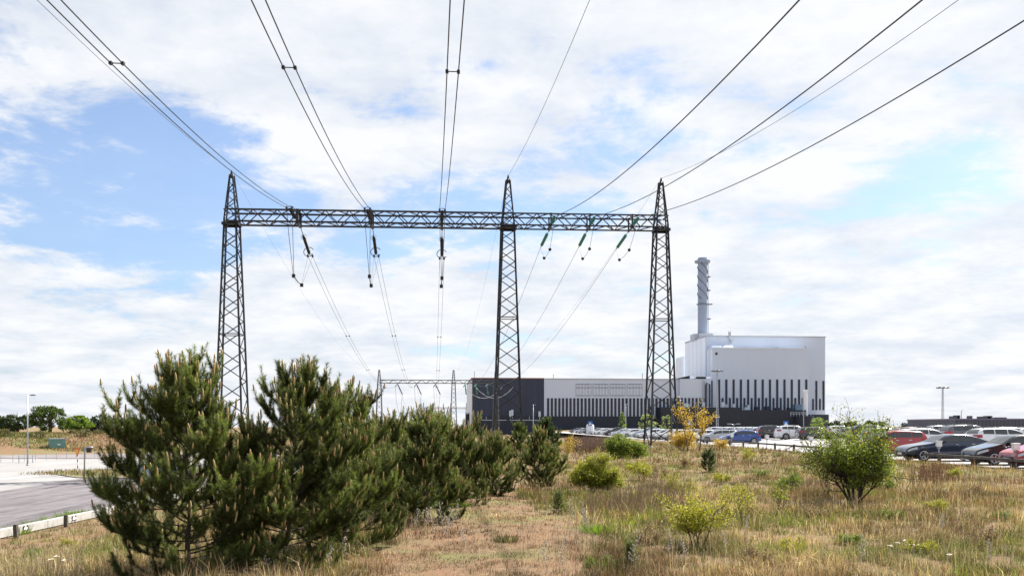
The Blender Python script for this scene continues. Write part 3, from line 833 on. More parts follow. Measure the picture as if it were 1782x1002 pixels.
def podium():
    t = bld('service_block', 'black flat-roofed service block with a rounded end below the striped facade')
    a, c, d = bu(1150, -8), bu(1289, -8), bu(1403, -8)
    MB().span((a, -8, 0), (c, 10, bz(708.5, c, -8))).build('wall', M_DARKBASE, t)
    MB().span((c+.01, -8, 0), (d, 10, bz(713.2, d, -8))).build('wall', M_DARKBASE, t)
    e = bu(1409, -8); rr = 5.2
    z = bz(724, e, -8)
    MB().lathe([(rr, 0), (rr, z)], 28, c=(bu(1397.5, -8)+0.0, -8.3, 0)).build('round_end', M_DARKBASE, t, smooth=False)
    u0, u1 = bu(1409.5, 4), bu(1442, 4); MB().span((u0, 4, 0), (u1, 60, bz(720.8, u1, 4))).build('wall', M_DARKWALL, t)
    MB().span((u1+.02, 4.2, 0), (u1+.4, 60, bz(721, u1, 4))).build('edge_trim', M_WHITESIDE, t)
    # kit on the roof
    zr = bz(713.2, d, -8)
    for px, w, h, m in ((1172, 6, 5, M_PIPE), (1190, 8, 7, M_PIPE), (1197, 4, 6, M_ROOF), (1222, 8, 9, M_PIPE), (1228, 5, 6, M_ROOF), (1256, 5, 9, M_PIPE), (1262, 4, 5, M_ROOF), (1276, 3, 6, M_PIPE)):
        ubox(t, 'roof_unit', px, px+w, 708.5-h, 708.6, -2.0-(px % 3), -1.6+.2*(px % 2), m)
    for px, w, h, m in ((1296, 5, 5, M_PIPE), (1301, 3.5, 9, M_PIPE), (1316, 4, 6, M_STRIPE), (1333, 5, 7, M_STRIPE), (1384, 15, 10, mat('blue_grey_tank', (.10, .17, .27), .4, .2)), (1372, 7, 4, M_STRIPE), (1350, 9, 4, M_STRIPE)):
        ubox(t, 'roof_unit', px, px+w, 713.4-h, 713.5, 3.0, 5.0+(px % 3), m)
    u = bu(1401, -4); MB().tube([(u, -4, zr-3), (u, -4, bz(679.5, u, -4))], 1.25, 12).build('white_flue', M_WHITESIDE, t, smooth=False)
    MB().box((u-.1, -4, bz(679, u, -4)), (3.2, 1.6, .8)).build('flue_head', M_WHITESIDE, t)
    for px in range(1376, 1416, 5): ubox(t, 'rail_post', px, px+.5, 716.8, 724, -9.5, -9.3, M_PIPE)
    for py in (717, 719.6): ubox(t, 'hand_rail', 1375, 1415, py, py+.55, -9.62, -9.52, M_PIPE)
podium()

# ------------------------------------------------------------------ small site buildings
def low_building():
    D = 150.0; a = at(1662, 742, D); zt = CAMZ+(HOR-730.3)*D/FPX
    t = empty('low_building', (a.x, a.y, -.2)); tag(t, 'low dark grey flat-roofed building with a white and blue sign', 'building')
    W = 40
    MB().span((0, 0, 0), (W, 18, zt+.2)).build('wall', mat('grey_profiled_wall', (0.060, 0.060, 0.075), .6, var=.2, vscale=.6), t)
    MB().span((-.1, -.12, zt+.2), (W, 18.2, zt+.42)).build('coping', mat('purple_coping', (.12, .09, .14), .5), t)
    me = MB().box((0, 0, 0), (.06, .05, zt)).mesh('rib'); me.materials.append(MATS['grey_profiled_wall'])
    for i in range(60): inst('wall_rib', me, t, Matrix.Translation((.3+i*.6, -.027, zt/2+.15)))
    for x, w, h in ((1.6, 1.0, .45), (2.3, .5, .6), (4.6, .25, .5), (6.3, 1.6, .4), (7.4, .8, .5), (9.0, 1.6, .25), (14.5, 2.2, .8)):
        MB().span((x, 4, zt+.42), (x+w, 5.5, zt+.42+h)).build('roof_unit', M_FLOOD, t)
    MB().bar((15.6, 4.5, zt+1.2), (15.6, 4.5, zt+2.9), .12).build('mast', M_STEELF, t)
    MB().box((15.6, 4.5, zt+3.0), (.5, .4, .4)).build('lamp', M_FLOOD, t)
    MB().span((15.5, -.2, .1), (15.75, -.06, zt+.1)).build('downpipe', M_BLACK, t)
    s = MB().span((2.75, -.16, .85), (3.95, -.08, 1.45)).build('sign', M_WHITE, t)
    mb = MB()   # the blue mark: three slanted strokes joined like an M
    for x0, x1 in ((2.78, 2.88), (2.95, 3.05), (3.15, 3.25)): mb.add([(x0, -.17, .9), (x0+.11, -.17, .9), (x1+.11, -.17, 1.40), (x1, -.17, 1.40)], [(0, 1, 2, 3)])
    mb.add([(2.87, -.172, 1.40), (2.98, -.172, 1.40), (3.14, -.172, .95), (3.04, -.172, .95)], [(0, 1, 2, 3)])
    mb.build('sign_mark', M_BLUE, s)
    mb = MB()
    for i in range(6): mb.span((3.40+i*.085, -.175, 1.08), (3.455+i*.085, -.162, 1.18+(.05 if i in (0, 3) else 0)))
    mb.build('sign_lettering', mat('pale_blue_letters', (.25, .40, .62), .5), s)
low_building()

# ------------------------------------------------------------------ street furniture
def lamp_post(px, py0, py1, D, zb, label, arm=.7, side=1, r=.07):
    b = at(px, py1, D); H = (py1-py0)*D/FPX; b.z = zb
    H = CAMZ+(HOR-py0)*D/FPX-zb
    t = empty('lamp_post', b); tag(t, label, 'lamp post')
    MB().tube([(0, 0, -.2), (0, 0, H*.4), (0, 0, H)], [r*1.25, r*1.05, r*.7], 8).build('pole', M_POLE, t, smooth=True)
    MB().lathe([(r*2, -.05), (r*2, .12), (r*1.3, .16)], 10).build('base', M_POLE, t)
    if arm:
        mb = MB().lathe([(.02, -.06), (.16, -.04), (.2, .02), (.1, .09)], 12, Matrix.Diagonal((2.0*arm, .9, 1)), (side*arm*.62, 0, H-.02))
        mb.build('lamp_head', M_FLOOD, t, smooth=False)
    return t
def wall_lamp(px, py0, D, zb, label, double=False):
    b = at(px, 742, D); H = CAMZ+(HOR-py0)*D/FPX-zb; b.z = zb
    t = empty('lamp_post', b); tag(t, label, 'lamp post')
    MB().tube([(0, 0, -.2), (0, 0, H)], [.09, .06], 6).build('pole', M_POLE, t)
    for sg in ((-1, 1) if double else (1,)):
        MB().tube([(0, 0, H-.1), (sg*.5, 0, H+.1)], .04, 5).build('arm', M_POLE, t)
        MB().box((sg*.95, 0, H+.1), (.9, .4, .16)).build('lamp_head', M_POLE, t)
lamp_post(48, 687, 809, 98, ZROAD, 'tall grey street lamp beside the gravel yard', .9)
lamp_post(1528, 712, 742, 210, .2, 'thin distant lamp post behind the leafy bush', .8, -1, .1)
lamp_post(1673, 713.5, 742, 190, .2, 'thin lamp post in front of the low grey building', .8, 1, .1)
lamp_post(928, 704, 760, 330, -2.5, 'pale lamp post before the navy wall near the white stripes', .9, 1, .16)
lamp_post(1089, 703, 750, 330, -1.5, 'pale lamp post before the striped white wall', .7, 1, .16)
lamp_post(1398.5, 678, 748, 330, 0, 'thin lamp post in front of the rounded dark block', 0, 1, .12)
wall_lamp(1569, 739, 170, .2, 'single-arm lamp peeping over the parked white estate car')
wall_lamp(1277, 738, 200, .2, 'twin-arm lamp behind the blue hatchback', True)
wall_lamp(945, 731, 230, -1, 'small single-arm lamp behind the dark round pine')

def flood_mast(px, py0, D, label):
    b = at(px, 742, D); H = CAMZ+(HOR-py0)*D/FPX; b.z = 0
    t = empty('floodlight_mast', b); tag(t, label, 'floodlight mast')
    w = .42
    for a in range(3):
        MB().bar((w*math.cos(a*2.094), w*math.sin(a*2.094), 0), (w*.45*math.cos(a*2.094), w*.45*math.sin(a*2.094), H-.2), .10).build('leg', M_POLE, t)
    mb = MB(); n = 22
    for i in range(n):
        k0, k1 = 1-.55*i/n, 1-.55*(i+1)/n
        for a in range(3):
            mb.bar((w*k0*math.cos(a*2.094), w*k0*math.sin(a*2.094), H*i/n), (w*k1*math.cos((a+1)*2.094), w*k1*math.sin((a+1)*2.094), H*(i+1)/n), .05)
    mb.build('lacing', M_POLE, t)
    rr = 9.0*D/FPX
    MB().tube([(rr*.62*math.cos(i*.3927), rr*.62*math.sin(i*.3927), H) for i in range(17)], .09, 6).build('ring', M_FLOOD, t)
    for k in range(4): a = k*math.pi/4; MB().bar((-rr*.62*math.cos(a), -rr*.62*math.sin(a), H), (rr*.62*math.cos(a), rr*.62*math.sin(a), H), .08).build('spoke', M_FLOOD, t)
    me = MB().box((0, 0, 0), (.75, .6, .28)).mesh('floodlight'); me.materials.append(M_FLOOD)
    for k in range(8):
        a = k*math.pi/4+.2; inst('floodlight', me, t, Matrix.Translation((rr*.9*math.cos(a), rr*.9*math.sin(a), H-.1)) @ Matrix.Rotation(a, 4, 'Z') @ Matrix.Rotation(.3, 4, 'Y'))
    MB().box((0, 0, H*.26), (1.3, .3, .4)).build('camera_arm', M_POLE, t)
flood_mast(1248, 644.5, 262, 'slender lattice floodlight mast with a ring of lamps before the white wing')
flood_mast(1640.5, 673.5, 262, 'slender lattice floodlight mast with a ring of lamps standing alone in the sky')

# give-way sign, pole with box, fence, cabinet
def left_furniture():
    D = 79; b = at(135, 742, D); b.z = ZROAD
    t = empty('give_way_sign', b, R(-35)); tag(t, 'yellow and red triangular give-way sign on a striped post', 'road sign')
    H = CAMZ+(HOR-780)*D/FPX-ZROAD
    me1 = None
    for i in range(6):
        z0 = (H-.62)*i/6; MB().tube([(0, 0, z0), (0, 0, z0+(H-.62)/6)], .035, 8).build('post_band', M_WHITE if i % 2 else M_BLACK, t)
    s = .62
    def tri(k, z): return [(-s*k, z), (0, z-s*1.73*k), (s*k, z)] if False else [(-.42*k, H-.34+.36*k), (.42*k, H-.34+.36*k), (0, H-.34-.40*k)]
    MB().prism(tri(1, H), 1, -.05, -.02).build('border', M_REDS, t)
    MB().prism(tri(.70, H), 1, -.062, -.052).build('face', M_YELLOW, t)
    b = at(147, 742, 77); b.z = ZROAD; H = CAMZ+(HOR-778)*77/FPX-ZROAD
    t = empty('bent_pole', b); tag(t, 'grey pole bent over at the top holding a dark box', 'pole')
    MB().tube([(0, 0, -.1), (0, 0, H-.25), (.04, 0, H-.12), (.16, 0, H-.02), (.3, 0, H), (.7, 0, H)], .062, 8).build('tube', M_POLE, t, smooth=True)
    MB().box((.38, 0, H-.25), (.36, .2, .36)).build('box', M_BLACK, t)
    # thin fence of the yard
    t = empty('yard_fence', (0, 0, 0)); tag(t, 'low thin wire fence along the gravel yard', 'fence')
    A, B = at(-20, 742, 104), at(180, 742, 126)
    n = 11
    for i in range(n+1):
        p = A.lerp(B, i/n); MB().bar((p.x, p.y, ZROAD-.1), (p.x, p.y, ZROAD+.85), .045).build('post', M_POLE, t)
    for z in (.3, .6, .82): MB().bar((A.x, A.y, ZROAD+z), (B.x, B.y, ZROAD+z), .014).build('wire', M_POLE, t)
    a = at(33, 742, 105); c = at(60, 742, 106)
    t = empty('height_bar', a); tag(t, 'pale horizontal bar between two short posts by the lamp', 'barrier'); t.location.z = ZROAD
    w = c.x-a.x
    MB().bar((0, 0, .6), (w, .6, .6), .07).build('bar', M_WHITE, t)
    for x in (0, w): MB().bar((x, x/w*.6, 0), (x, x/w*.6, .9), .07).build('post', M_POLE, t)
    # green cabinet
    D = 146; b = at(99, 742, D); b.z = ZROAD-.02
    t = empty('transformer_cabinet', b, R(38)); tag(t, 'green sheet-metal transformer cabinet in front of the grassy bank', 'cabinet')
    W, Dp, H = 2.2, 1.4, 2.15
    MB().box((0, 0, H/2), (W, Dp, H)).build('housing', M_GREENBOX, t)
    MB().box((0, 0, H+.09), (W+.2, Dp+.2, .16)).build('roof', mat('cabinet_roof', (.30, .36, .38), .5), t)
    for i in range(9): MB().box((-W/2+.12+i*(W-.24)/8, -Dp/2-.02, H/2), (.05, .04, H-.1)).build('rib', M_GREENBOX, t)
    for i in range(6): MB().box((W/2+.02, -Dp/2+.12+i*(Dp-.24)/5, H/2), (.04, .05, H-.1)).build('rib', M_GREENBOX, t)
    MB().box((.15, -Dp/2-.06, 1.35), (.42, .02, .18)).build('label_plate', M_WHITE, t)
left_furniture()

def crossing_sign(px, py, D, label, board=False):
    b = at(px, 742, D); z = CAMZ+(HOR-py)*D/FPX; b.z = 0.0
    t = empty('crossing_sign', b); tag(t, label, 'road sign')
    MB().bar((0, 0, -.2), (0, 0, z+.3), .07).build('post', M_POLE, t)
    s = 4.4*D/FPX
    MB().box((0, -.06, z), (2*s*.95, .04, 2*s*.95)).build('plate', M_BLUE, t)
    k = s*.75
    MB().prism([(-k, z-k*.8), (k, z-k*.8), (0, z+k*.85)], 1, -.10, -.085).build('triangle', M_WHITE, t)
    mb = MB(); y = -.105   # walking figure
    for p, q in (((-.02, .28), (.02, -.1)), ((.02, -.1), (-.18, -.5)), ((.02, -.1), (.2, -.5)), ((0, .2), (-.16, -.05)), ((0, .2), (.17, 0))):
        mb.bar((p[0]*k, y, z+p[1]*k), (q[0]*k, y, z+q[1]*k), .11*k, .01)
    mb.lathe([(.02*k, -.01), (.1*k, 0), (.02*k, .01)], 8, Matrix.Rotation(R(90), 3, 'X'), (0, y, z+.4*k)); mb.build('figure', M_BLACK, t)
crossing_sign(1027, 736.5, 190, 'blue pedestrian crossing sign in front of the white tank')
crossing_sign(1367.5, 736.5, 175, 'blue pedestrian crossing sign before the rounded dark block')
crossing_sign(1200.5, 735.5, 185, 'blue pedestrian crossing sign behind the golden birch')
def tank():
    b = at(1027, 742, 215); b.z = -.3; z = CAMZ+(HOR-737.5)*215/FPX+.3
    t = empty('storage_tank', b); tag(t, 'white domed tank standing behind the parked cars', 'tank')
    r = 6.8*215/FPX
    MB().lathe([(r, 0), (r, z*.82), (r*.9, z*.93), (r*.5, z)], 20).build('shell', M_WHITESIDE, t, smooth=False)
    MB().lathe([(r*1.02, z*.4), (r*1.02, z*.43)], 20).build('band', M_PIPE, t)
tank()

# ------------------------------------------------------------------ wooden rail and heater posts round the car park
def rail_x(y): return 22.0 - .026*(y-45)
def wooden_rail():
    t = empty('wooden_rail', (0, 0, 0)); tag(t, 'low weathered wooden rail on short posts along the car park', 'fence')
    y = 34.0; ys = []
    while y < 132: ys.append(y); y += 3.3 if y < 60 else 4.6
    for i, yy in enumerate(ys):
        x = rail_x(yy); z = Tz(x-.3, yy)
        MB().box((0, 0, .2), (.14, .14, .7)).build('post', M_WOOD, t, (x-.02, yy, z))
        if i+1 < len(ys):
            x2, y2 = rail_x(ys[i+1]), ys[i+1]; z2 = Tz(x2-.3, y2)
            o = MB().bar((x-.16, yy+.02, z+.44), (x2-.16, y2-.02, z2+.44), .10, .13).build('rail', M_WOODG, t)
wooden_rail()
for i, (px, D) in enumerate(((1771, 40.6), (1640, 47.6), (1533, 55.5), (1397.5, 66.5), (1341, 77), (1293, 88), (1254, 99), (1227, 109), (1205, 119))):
    x = rail_x(D)+.16; z = Tz(x-.4, D)
    t = empty('heater_post', (x, D, z)); t.rotation_euler = (0, R(random.uniform(-2, 2)), R(random.uniform(-10, 10)))
    tag(t, 'white engine-heater box on a thin post beside the wooden rail', 'heater post', 'engine-heater posts along the rail')
    MB().tube([(0, 0, -.1), (0, 0, .85)], .035, 8).build('post', M_POLE, t)
    mb = MB().box((0, 0, 1.0), (.26, .22, .26)); mb.box((0, 0, 1.15), (.30, .26, .05)); mb.build('box', M_WHITE, t)
    MB().box((0, 0, .82), (.16, .14, .1)).build('collar', M_POLE, t)

# ------------------------------------------------------------------ cars
def pchip(xs, ys, x):
    xs, ys = np.array(xs, float), np.array(ys, float)
    h = np.diff(xs); dl = np.diff(ys)/h; d = np.zeros(len(xs))
    for i in range(1, len(xs)-1):
        if dl[i-1]*dl[i] > 0: d[i] = 2*dl[i-1]*dl[i]/(dl[i-1]+dl[i])
    d[0], d[-1] = dl[0], dl[-1]
    i = np.clip(np.searchsorted(xs, x)-1, 0, len(h)-1); t = (x-xs[i])/h[i]
    return (ys[i]*(1+2*t)*(1-t)**2 + h[i]*d[i]*t*(1-t)**2 + ys[i+1]*t*t*(3-2*t) + h[i]*d[i+1]*t*t*(t-1))
# side profiles, x from the nose (0) to the tail (L): top line, belt line; then the glass positions
CAR_TYPES = {
    'sedan': dict(L=4.85, W=1.86, H=1.45, wheel=.325, fw=.87, rw=3.83,
        top=[(0, .50), (.06, .66), (.35, .80), (1.25, .95), (1.55, 1.03), (2.15, 1.36), (2.6, 1.44), (3.1, 1.43), (3.7, 1.30), (4.25, 1.09), (4.7, 1.04), (4.82, .92), (4.85, .60)],
        ws=(1.50, 2.25), rear=(3.42, 4.22), side=[(1.75, 2.75), (2.82, 3.58), (3.63, 3.98)]),
    'hatch': dict(L=4.25, W=1.80, H=1.46, wheel=.32, fw=.83, rw=3.45,
        top=[(0, .48), (.05, .66), (.35, .80), (1.05, .97), (1.3, 1.06), (1.9, 1.38), (2.4, 1.46), (3.1, 1.44), (3.6, 1.34), (3.98, 1.08), (4.18, .95), (4.25, .55)],
        ws=(1.22, 2.02), rear=(3.55, 4.02), side=[(1.45, 2.42), (2.48, 3.15), (3.20, 3.58)]),
    'estate': dict(L=4.72, W=1.85, H=1.50, wheel=.33, fw=.88, rw=3.66,
        top=[(0, .50), (.05, .68), (.35, .82), (1.2, .98), (1.45, 1.06), (2.1, 1.40), (2.6, 1.49), (3.4, 1.49), (4.15, 1.44), (4.42, 1.30), (4.62, 1.00), (4.70, .88), (4.72, .50)],
        ws=(1.42, 2.22), rear=(4.26, 4.62), side=[(1.66, 2.62), (2.69, 3.45), (3.52, 4.22)]),
    'suv': dict(L=4.63, W=1.89, H=1.69, wheel=.37, fw=.90, rw=3.65,
        top=[(0, .60), (.05, .82), (.32, .96), (1.15, 1.12), (1.4, 1.20), (2.0, 1.57), (2.5, 1.68), (3.3, 1.68), (4.0, 1.62), (4.3, 1.45), (4.52, 1.14), (4.6, .98), (4.63, .55)],
        ws=(1.36, 2.12), rear=(4.12, 4.52), side=[(1.62, 2.60), (2.67, 3.40), (3.46, 4.05)]),
    'mpv': dict(L=4.20, W=1.78, H=1.60, wheel=.32, fw=.80, rw=3.45,
        top=[(0, .50), (.05, .72), (.3, .90), (.85, 1.06), (1.1, 1.16), (1.8, 1.52), (2.3, 1.60), (3.2, 1.58), (3.8, 1.52), (4.0, 1.36), (4.14, 1.05), (4.2, .55)],
        ws=(1.0, 1.85), rear=(3.82, 4.12), side=[(1.30, 2.30), (2.36, 3.10), (3.16, 3.78)]),
}
M_GLASS = mat('car_glass', (0.012, 0.016, 0.020), .04, 0, spec=.9)
M_TYRE = mat('tyre', (0.014, 0.014, 0.015), .85)
M_RIM = mat('alloy_rim', (0.55, 0.56, 0.58), .3, .8)
M_LAMP = mat('headlamp_glass', (0.45, 0.48, 0.52), .1, .2)
M_TAIL = mat('tail_lamp', (0.32, 0.015, 0.02), .15)
PAINT = {k: mat('paint_'+k, c, .22, mt, coat=.8) for k, c, mt in (
    ('white', (.72, .73, .75), 0), ('silver', (.42, .44, .47), .4), ('grey', (.10, .105, .12), .4), ('darkgrey', (.035, .037, .045), .3), ('black', (.010, .010, .014), .1),
    ('red', (.32, .018, .022), 0), ('blue', (.012, .055, .24), .25), ('navy', (.020, .030, .060), .35), ('paleblue', (.25, .36, .47), .3), ('maroon', (.09, .012, .02), .1))}
def make_car(kind):
    S = CAR_TYPES[kind]; L, W, H = S['L'], S['W'], S['H']
    tx, tz = zip(*S['top']); ws, rr_ = S['ws'], S['rear']
    top = lambda x: float(pchip(tx, tz, np.array(x)))
    belt0, belt1 = top(ws[0])-.06, min(top(rr_[1]) if kind == 'sedan' else top(ws[0])+.04, top(ws[0])+.05)
    def belt(x):
        b = belt0+(belt1-belt0)*min(max((x-ws[0])/(rr_[1]-ws[0]), 0), 1)
        return min(b, top(x)-.03)
    def hw(x):     # half width in plan
        f = min(1, x/.75); r = min(1, (L-x)/.65)
        return W/2*(1-.20*(1-f)**2.2)*(1-.14*(1-r)**2.2)
    def ring(x):
        z1, b, w = top(x), belt(x), hw(x)
        g = max(0.0, z1-b); tum = min(.20, g*.36)          # greenhouse leans in
        zb = .20+.10*max(0, 1-x/.5)+.10*max(0, 1-(L-x)/.5)
        zb = min(zb, z1-.25)
        wt = w-tum
        pts = [(0, zb), (w*.86, zb), (w*.96, zb+.06), (w*.995, zb+(b-zb)*.35), (w, zb+(b-zb)*.62), (w*.985, zb+(b-zb)*.86), (w*.965, b)]
        sh = (w*.965-wt)
        zs = b+(z1-b)*.86
        pts += [(w*.965-sh*.5, b+(zs-b)*.5), (wt-.02, zs), (wt*.90, b+(z1-b)*.965), (wt*.62, z1-.004), (0, z1+.008)]
        return pts
    xs = np.unique(np.concatenate([np.linspace(0, L, 34), [p for p in tx]]))
    rings = [ring(x) for x in xs]; n = len(rings[0])
    vs_, fs_ = [], []
    for x, rg in zip(xs, rings):
        full = rg + [(-y, z) for y, z in reversed(rg[1:-1])]
        vs_ += [(x-L/2, y, z) for y, z in full]
    m = 2*n-2
    for i in range(len(xs)-1):
        for k in range(m): fs_.append((i*m+k, i*m+(k+1) % m, (i+1)*m+(k+1) % m, (i+1)*m+k))
    fs_ += [tuple(range(m)), tuple(range((len(xs)-1)*m, len(xs)*m))]
    t = empty('parked_car')
    body = MB().add(vs_, fs_).build('body', PAINT['white'], t, smooth=True)
    body.data.materials.clear(); body.data.materials.append(None)
    body.material_slots[0].link = 'OBJECT'; body.material_slots[0].material = PAINT['white']
    def side_pt(x, u, sg, off):
        rg = ring(x); a, b_, c = rg[6], rg[7], rg[8]
        if u < .5: y, z = a[0]+(b_[0]-a[0])*u*2, a[1]+(b_[1]-a[1])*u*2
        else: y, z = b_[0]+(c[0]-b_[0])*(u-.5)*2, b_[1]+(c[1]-b_[1])*(u-.5)*2
        return (x-L/2, sg*(y+off), z+off*.3)
    for sg in (-1, 1):
        for j, (x0, x1) in enumerate(S['side']):
            mb = MB(); k = 7; g = []
            for i in range(k+1):
                x = x0+(x1-x0)*i/k
                gh = max(.02, top(x)-belt(x)); hi = .92
                g.append((side_pt(x, .10, sg, .012), side_pt(x, .5, sg, .014), side_pt(x, hi, sg, .012)))
            vv = [p for tr in g for p in tr]; ff = []
            for i in range(k):
                for q in range(2): ff.append((i*3+q, (i+1)*3+q, (i+1)*3+q+1, i*3+q+1))
            mb.add(vv, ff); mb.build('side_window', M_GLASS, t, smooth=True)
        mb = MB()     # door seams and handles
        for x in (S['side'][0][0]-.12, S['side'][0][1]+.03, S['side'][1][1]+.02):
            z0, z1 = .42, belt(x)-.01
            mb.bar((x-L/2, sg*(hw(x)*.985+.008), z0), (x-L/2, sg*(hw(x)*.965+.008), z1), .012, .006)
        mb.build('door_seam', M_BLACK, t)
        for x in (S['side'][0][1]-.12, S['side'][1][1]-.1):
            MB().box((x-L/2, sg*(hw(x)+.012), belt(x)-.11), (.2, .03, .035)).build('door_handle', M_RIM, t)
        MB().box((S['side'][0][0]+.12-L/2, sg*(W/2+.09), belt0+.08), (.14, .2, .13)).build('wing_mirror', M_BLACK, t)
        # lamps follow the corner
        mb = MB(); a = []
        for x in (.10, .22, .38, .55): rg = ring(x); b_ = belt(x); a += [(x-L/2-.012, sg*(hw(x)*.99+.012), b_-.05), (x-L/2-.012, sg*(hw(x)*1.0+.014), b_-.16)]
        mb.add(a, [(0, 2, 3, 1), (2, 4, 5, 3), (4, 6, 7, 5)])
        rg = ring(.03); mb.add([(.03-L/2-.05, sg*hw(.03)*.55, .62+.0), (.03-L/2-.05, sg*hw(.03)*.55, .50), a[1], a[0]], [(0, 1, 2, 3)])
        mb.build('headlight', M_LAMP, t)
        mb = MB(); a = []
        zt = belt(L-.3)-.02; zl = zt-.20
        for x in (L-.42, L-.25, L-.1): a += [(x-L/2, sg*(hw(x)*.99+.014), zt-.01), (x-L/2, sg*(hw(x)+.014), zl)]
        mb.add(a, [(0, 2, 3, 1), (2, 4, 5, 3)]); mb.add([a[4], a[5], (L/2+.02, sg*hw(L-.02)*.6, zl), (L/2-.04, sg*hw(L-.02)*.6, zt)], [(0, 1, 2, 3)])
        mb.build('tail_light', M_TAIL, t)
        for xw in (S['fw'], S['rw']):
            r = S['wheel']
            arch = MB(); nn = 18; ra = r*1.17
            arch.add([(xw-L/2, sg*(hw(xw)+.008), r)]+[(xw-L/2+ra*math.cos(math.pi*i/nn-.0), sg*(hw(xw)+.008), r+ra*math.sin(math.pi*i/nn)) for i in range(nn+1)]
                     + [(xw-L/2-ra, sg*(hw(xw)+.004), .2), (xw-L/2+ra, sg*(hw(xw)+.004), .2)], [(0, i, i+1) for i in range(1, nn+1)]+[(0, nn+1, nn+2, nn+3, 1)])
            arch.build('wheel_arch', M_BLACK, t)
            w = empty('wheel', (xw-L/2, sg*(hw(xw)-.075), r), 0, t)
            Mr = Matrix.Rotation(R(90), 3, 'X')
            MB().lathe([(r*.66, -.09), (r*.93, -.105), (r, -.075), (r, .075), (r*.93, .105), (r*.66, .09)], 22, Mr).build('tyre', M_TYRE, w, smooth=False)
            rim = MB().lathe([(r*.62, -.02), (r*.68, .0), (r*.68, .02), (r*.60, .02)], 20, Mr)
            for k in range(5):
                a_ = k*2*math.pi/5
                for da in (-.16, .16): rim.bar((0, sg*.10, 0), (r*.66*math.cos(a_+da), sg*.10, r*.66*math.sin(a_+da)), .035, .03)
            rim.tube([(r*.66*math.cos(i*.3142), sg*.10, r*.66*math.sin(i*.3142)) for i in range(21)], .022, 5, False)
            rim.lathe([(.02, -.01), (.06, 0), (.02, .01)], 10, Mr, (0, sg*.115, 0))
            rim.build('rim', M_RIM, w)
    def patch(name, x0, x1, yk, off):
        mb = MB(); k, q = 8, 8; vv = []
        for i in range(k+1):
            x = x0+(x1-x0)*i/k; rg = ring(x); wt = rg[9][0]*yk
            for j in range(q+1):
                y = -wt+2*wt*j/q; ay = abs(y)
                ys_, zs_ = [p[0] for p in reversed(rg[8:])], [p[1] for p in reversed(rg[8:])]
                z = float(np.interp(ay, ys_, zs_)); vv.append((x-L/2, y, z+off))
        ff = [(i*(q+1)+j, (i+1)*(q+1)+j, (i+1)*(q+1)+j+1, i*(q+1)+j+1) for i in range(k) for j in range(q)]
        mb.add(vv, ff); return mb.build(name, M_GLASS, t, smooth=True)
    patch('windscreen', ws[0]+.05, ws[1]-.03, .98, .014)
    patch('rear_window', rr_[0]+.03, rr_[1]-.06, .93, .016)
    MB().box((-L/2+.0, 0, .44), (.05, W*.55, .13)).build('grille', M_BLACK, t)
    MB().box((-L/2+.02, 0, .30), (.05, W*.62, .08)).build('lower_grille', M_BLACK, t)
    MB().box((-L/2-.03, 0, .40), (.015, .5, .11)).build('number_plate', M_WHITE, t)
    MB().box((L/2+.01, 0, .72), (.02, .5, .11)).build('number_plate', M_WHITE, t)
    if kind in ('estate', 'suv'):
        for sg in (-1, 1): MB().tube([(ws[1]+.25-L/2, sg*W*.34, top(ws[1]+.25)), (ws[1]+.4-L/2, sg*W*.34, H+.05), (rr_[0]-.3-L/2, sg*W*.34, top(rr_[0]-.3)+.05), (rr_[0]-.1-L/2, sg*W*.34, top(rr_[0]-.1))], .018, 5).build('roof_rail', M_BLACK, t)
    MB().box((0, 0, .19), (L*.8, W*.78, .14)).build('underbody', M_BLACK, t)
    return t
PROTO, USED = {k: make_car(k) for k in CAR_TYPES}, set()
index_kids()
def car(kind, paint, x_nose, D, face, label, group=None, rz=0.0, name='parked_car', z=None):
    """face -1: nose towards -x; +1: nose towards +x (x_nose is then the tail)"""
    p = PROTO[kind]
    if kind in USED: o = copy_tree(p)
    else: o = p
    USED.add(kind)
    L = CAR_TYPES[kind]['L']
    o.location = (x_nose+L/2, D, (float(lot_z(x_nose+L/2))+.015) if z is None else z)
    o.rotation_euler = (0, 0, (0 if face < 0 else math.pi)+rz)
    for k in o.children:
        if k.name.startswith('body'):
            k.material_slots[0].link = 'OBJECT'; k.material_slots[0].material = PAINT[paint]
    for k_ in ('group',):
        if k_ in o: del o[k_]
    tag(o, label, 'car', group)
    return o
PENDING = []
def C(*a, **k): PENDING.append((a, k))
def xat(px, D): return (px-CX)*D/FPX
# first row, noses over the wooden rail
C('hatch', 'red', xat(1752, 41.0), 41.0, -1, 'red hatchback nosing over the wooden rail beside the black hatchback')
C('hatch', 'black', xat(1684, 44.6), 44.6, -1, 'black hatchback nosing over the rail between the navy saloon and red hatchback')
C('sedan', 'navy', xat(1566.5, 49.6), 49.6, -1, 'dark navy saloon with alloy wheels parked nose to the wooden rail')
C('mpv', 'red', xat(1491, 58.0), 58.0, -1, 'red people carrier parked behind the large leafy bush')
C('hatch', 'blue', xat(1252, 98.0), 98.0, -1, 'bright blue hatchback parked nose to the rail')
C('estate', 'silver', xat(1214, 106.0), 106.0, -1, 'silver estate car beside the bright blue hatchback')
C('hatch', 'white', xat(1192, 112.5), 112.5, -1, 'white hatchback parked behind the golden birch')
C('estate', 'white', xat(1170, 118.5), 118.5, -1, 'white estate car partly behind the golden birch')
far_glint_cols = ['white', 'white', 'silver', 'white', 'white', 'silver', 'paleblue', 'white', 'white', 'silver', 'white', 'blue', 'white', 'darkgrey', 'silver', 'white', 'white', 'white', 'silver', 'white', 'darkgrey', 'white', 'silver', 'blue', 'white', 'grey', 'white']  # extra whites put the sun glint on the far cars into their paint
kinds_ = ['hatch', 'estate', 'sedan', 'hatch', 'suv', 'estate', 'hatch']
yy = 124.0
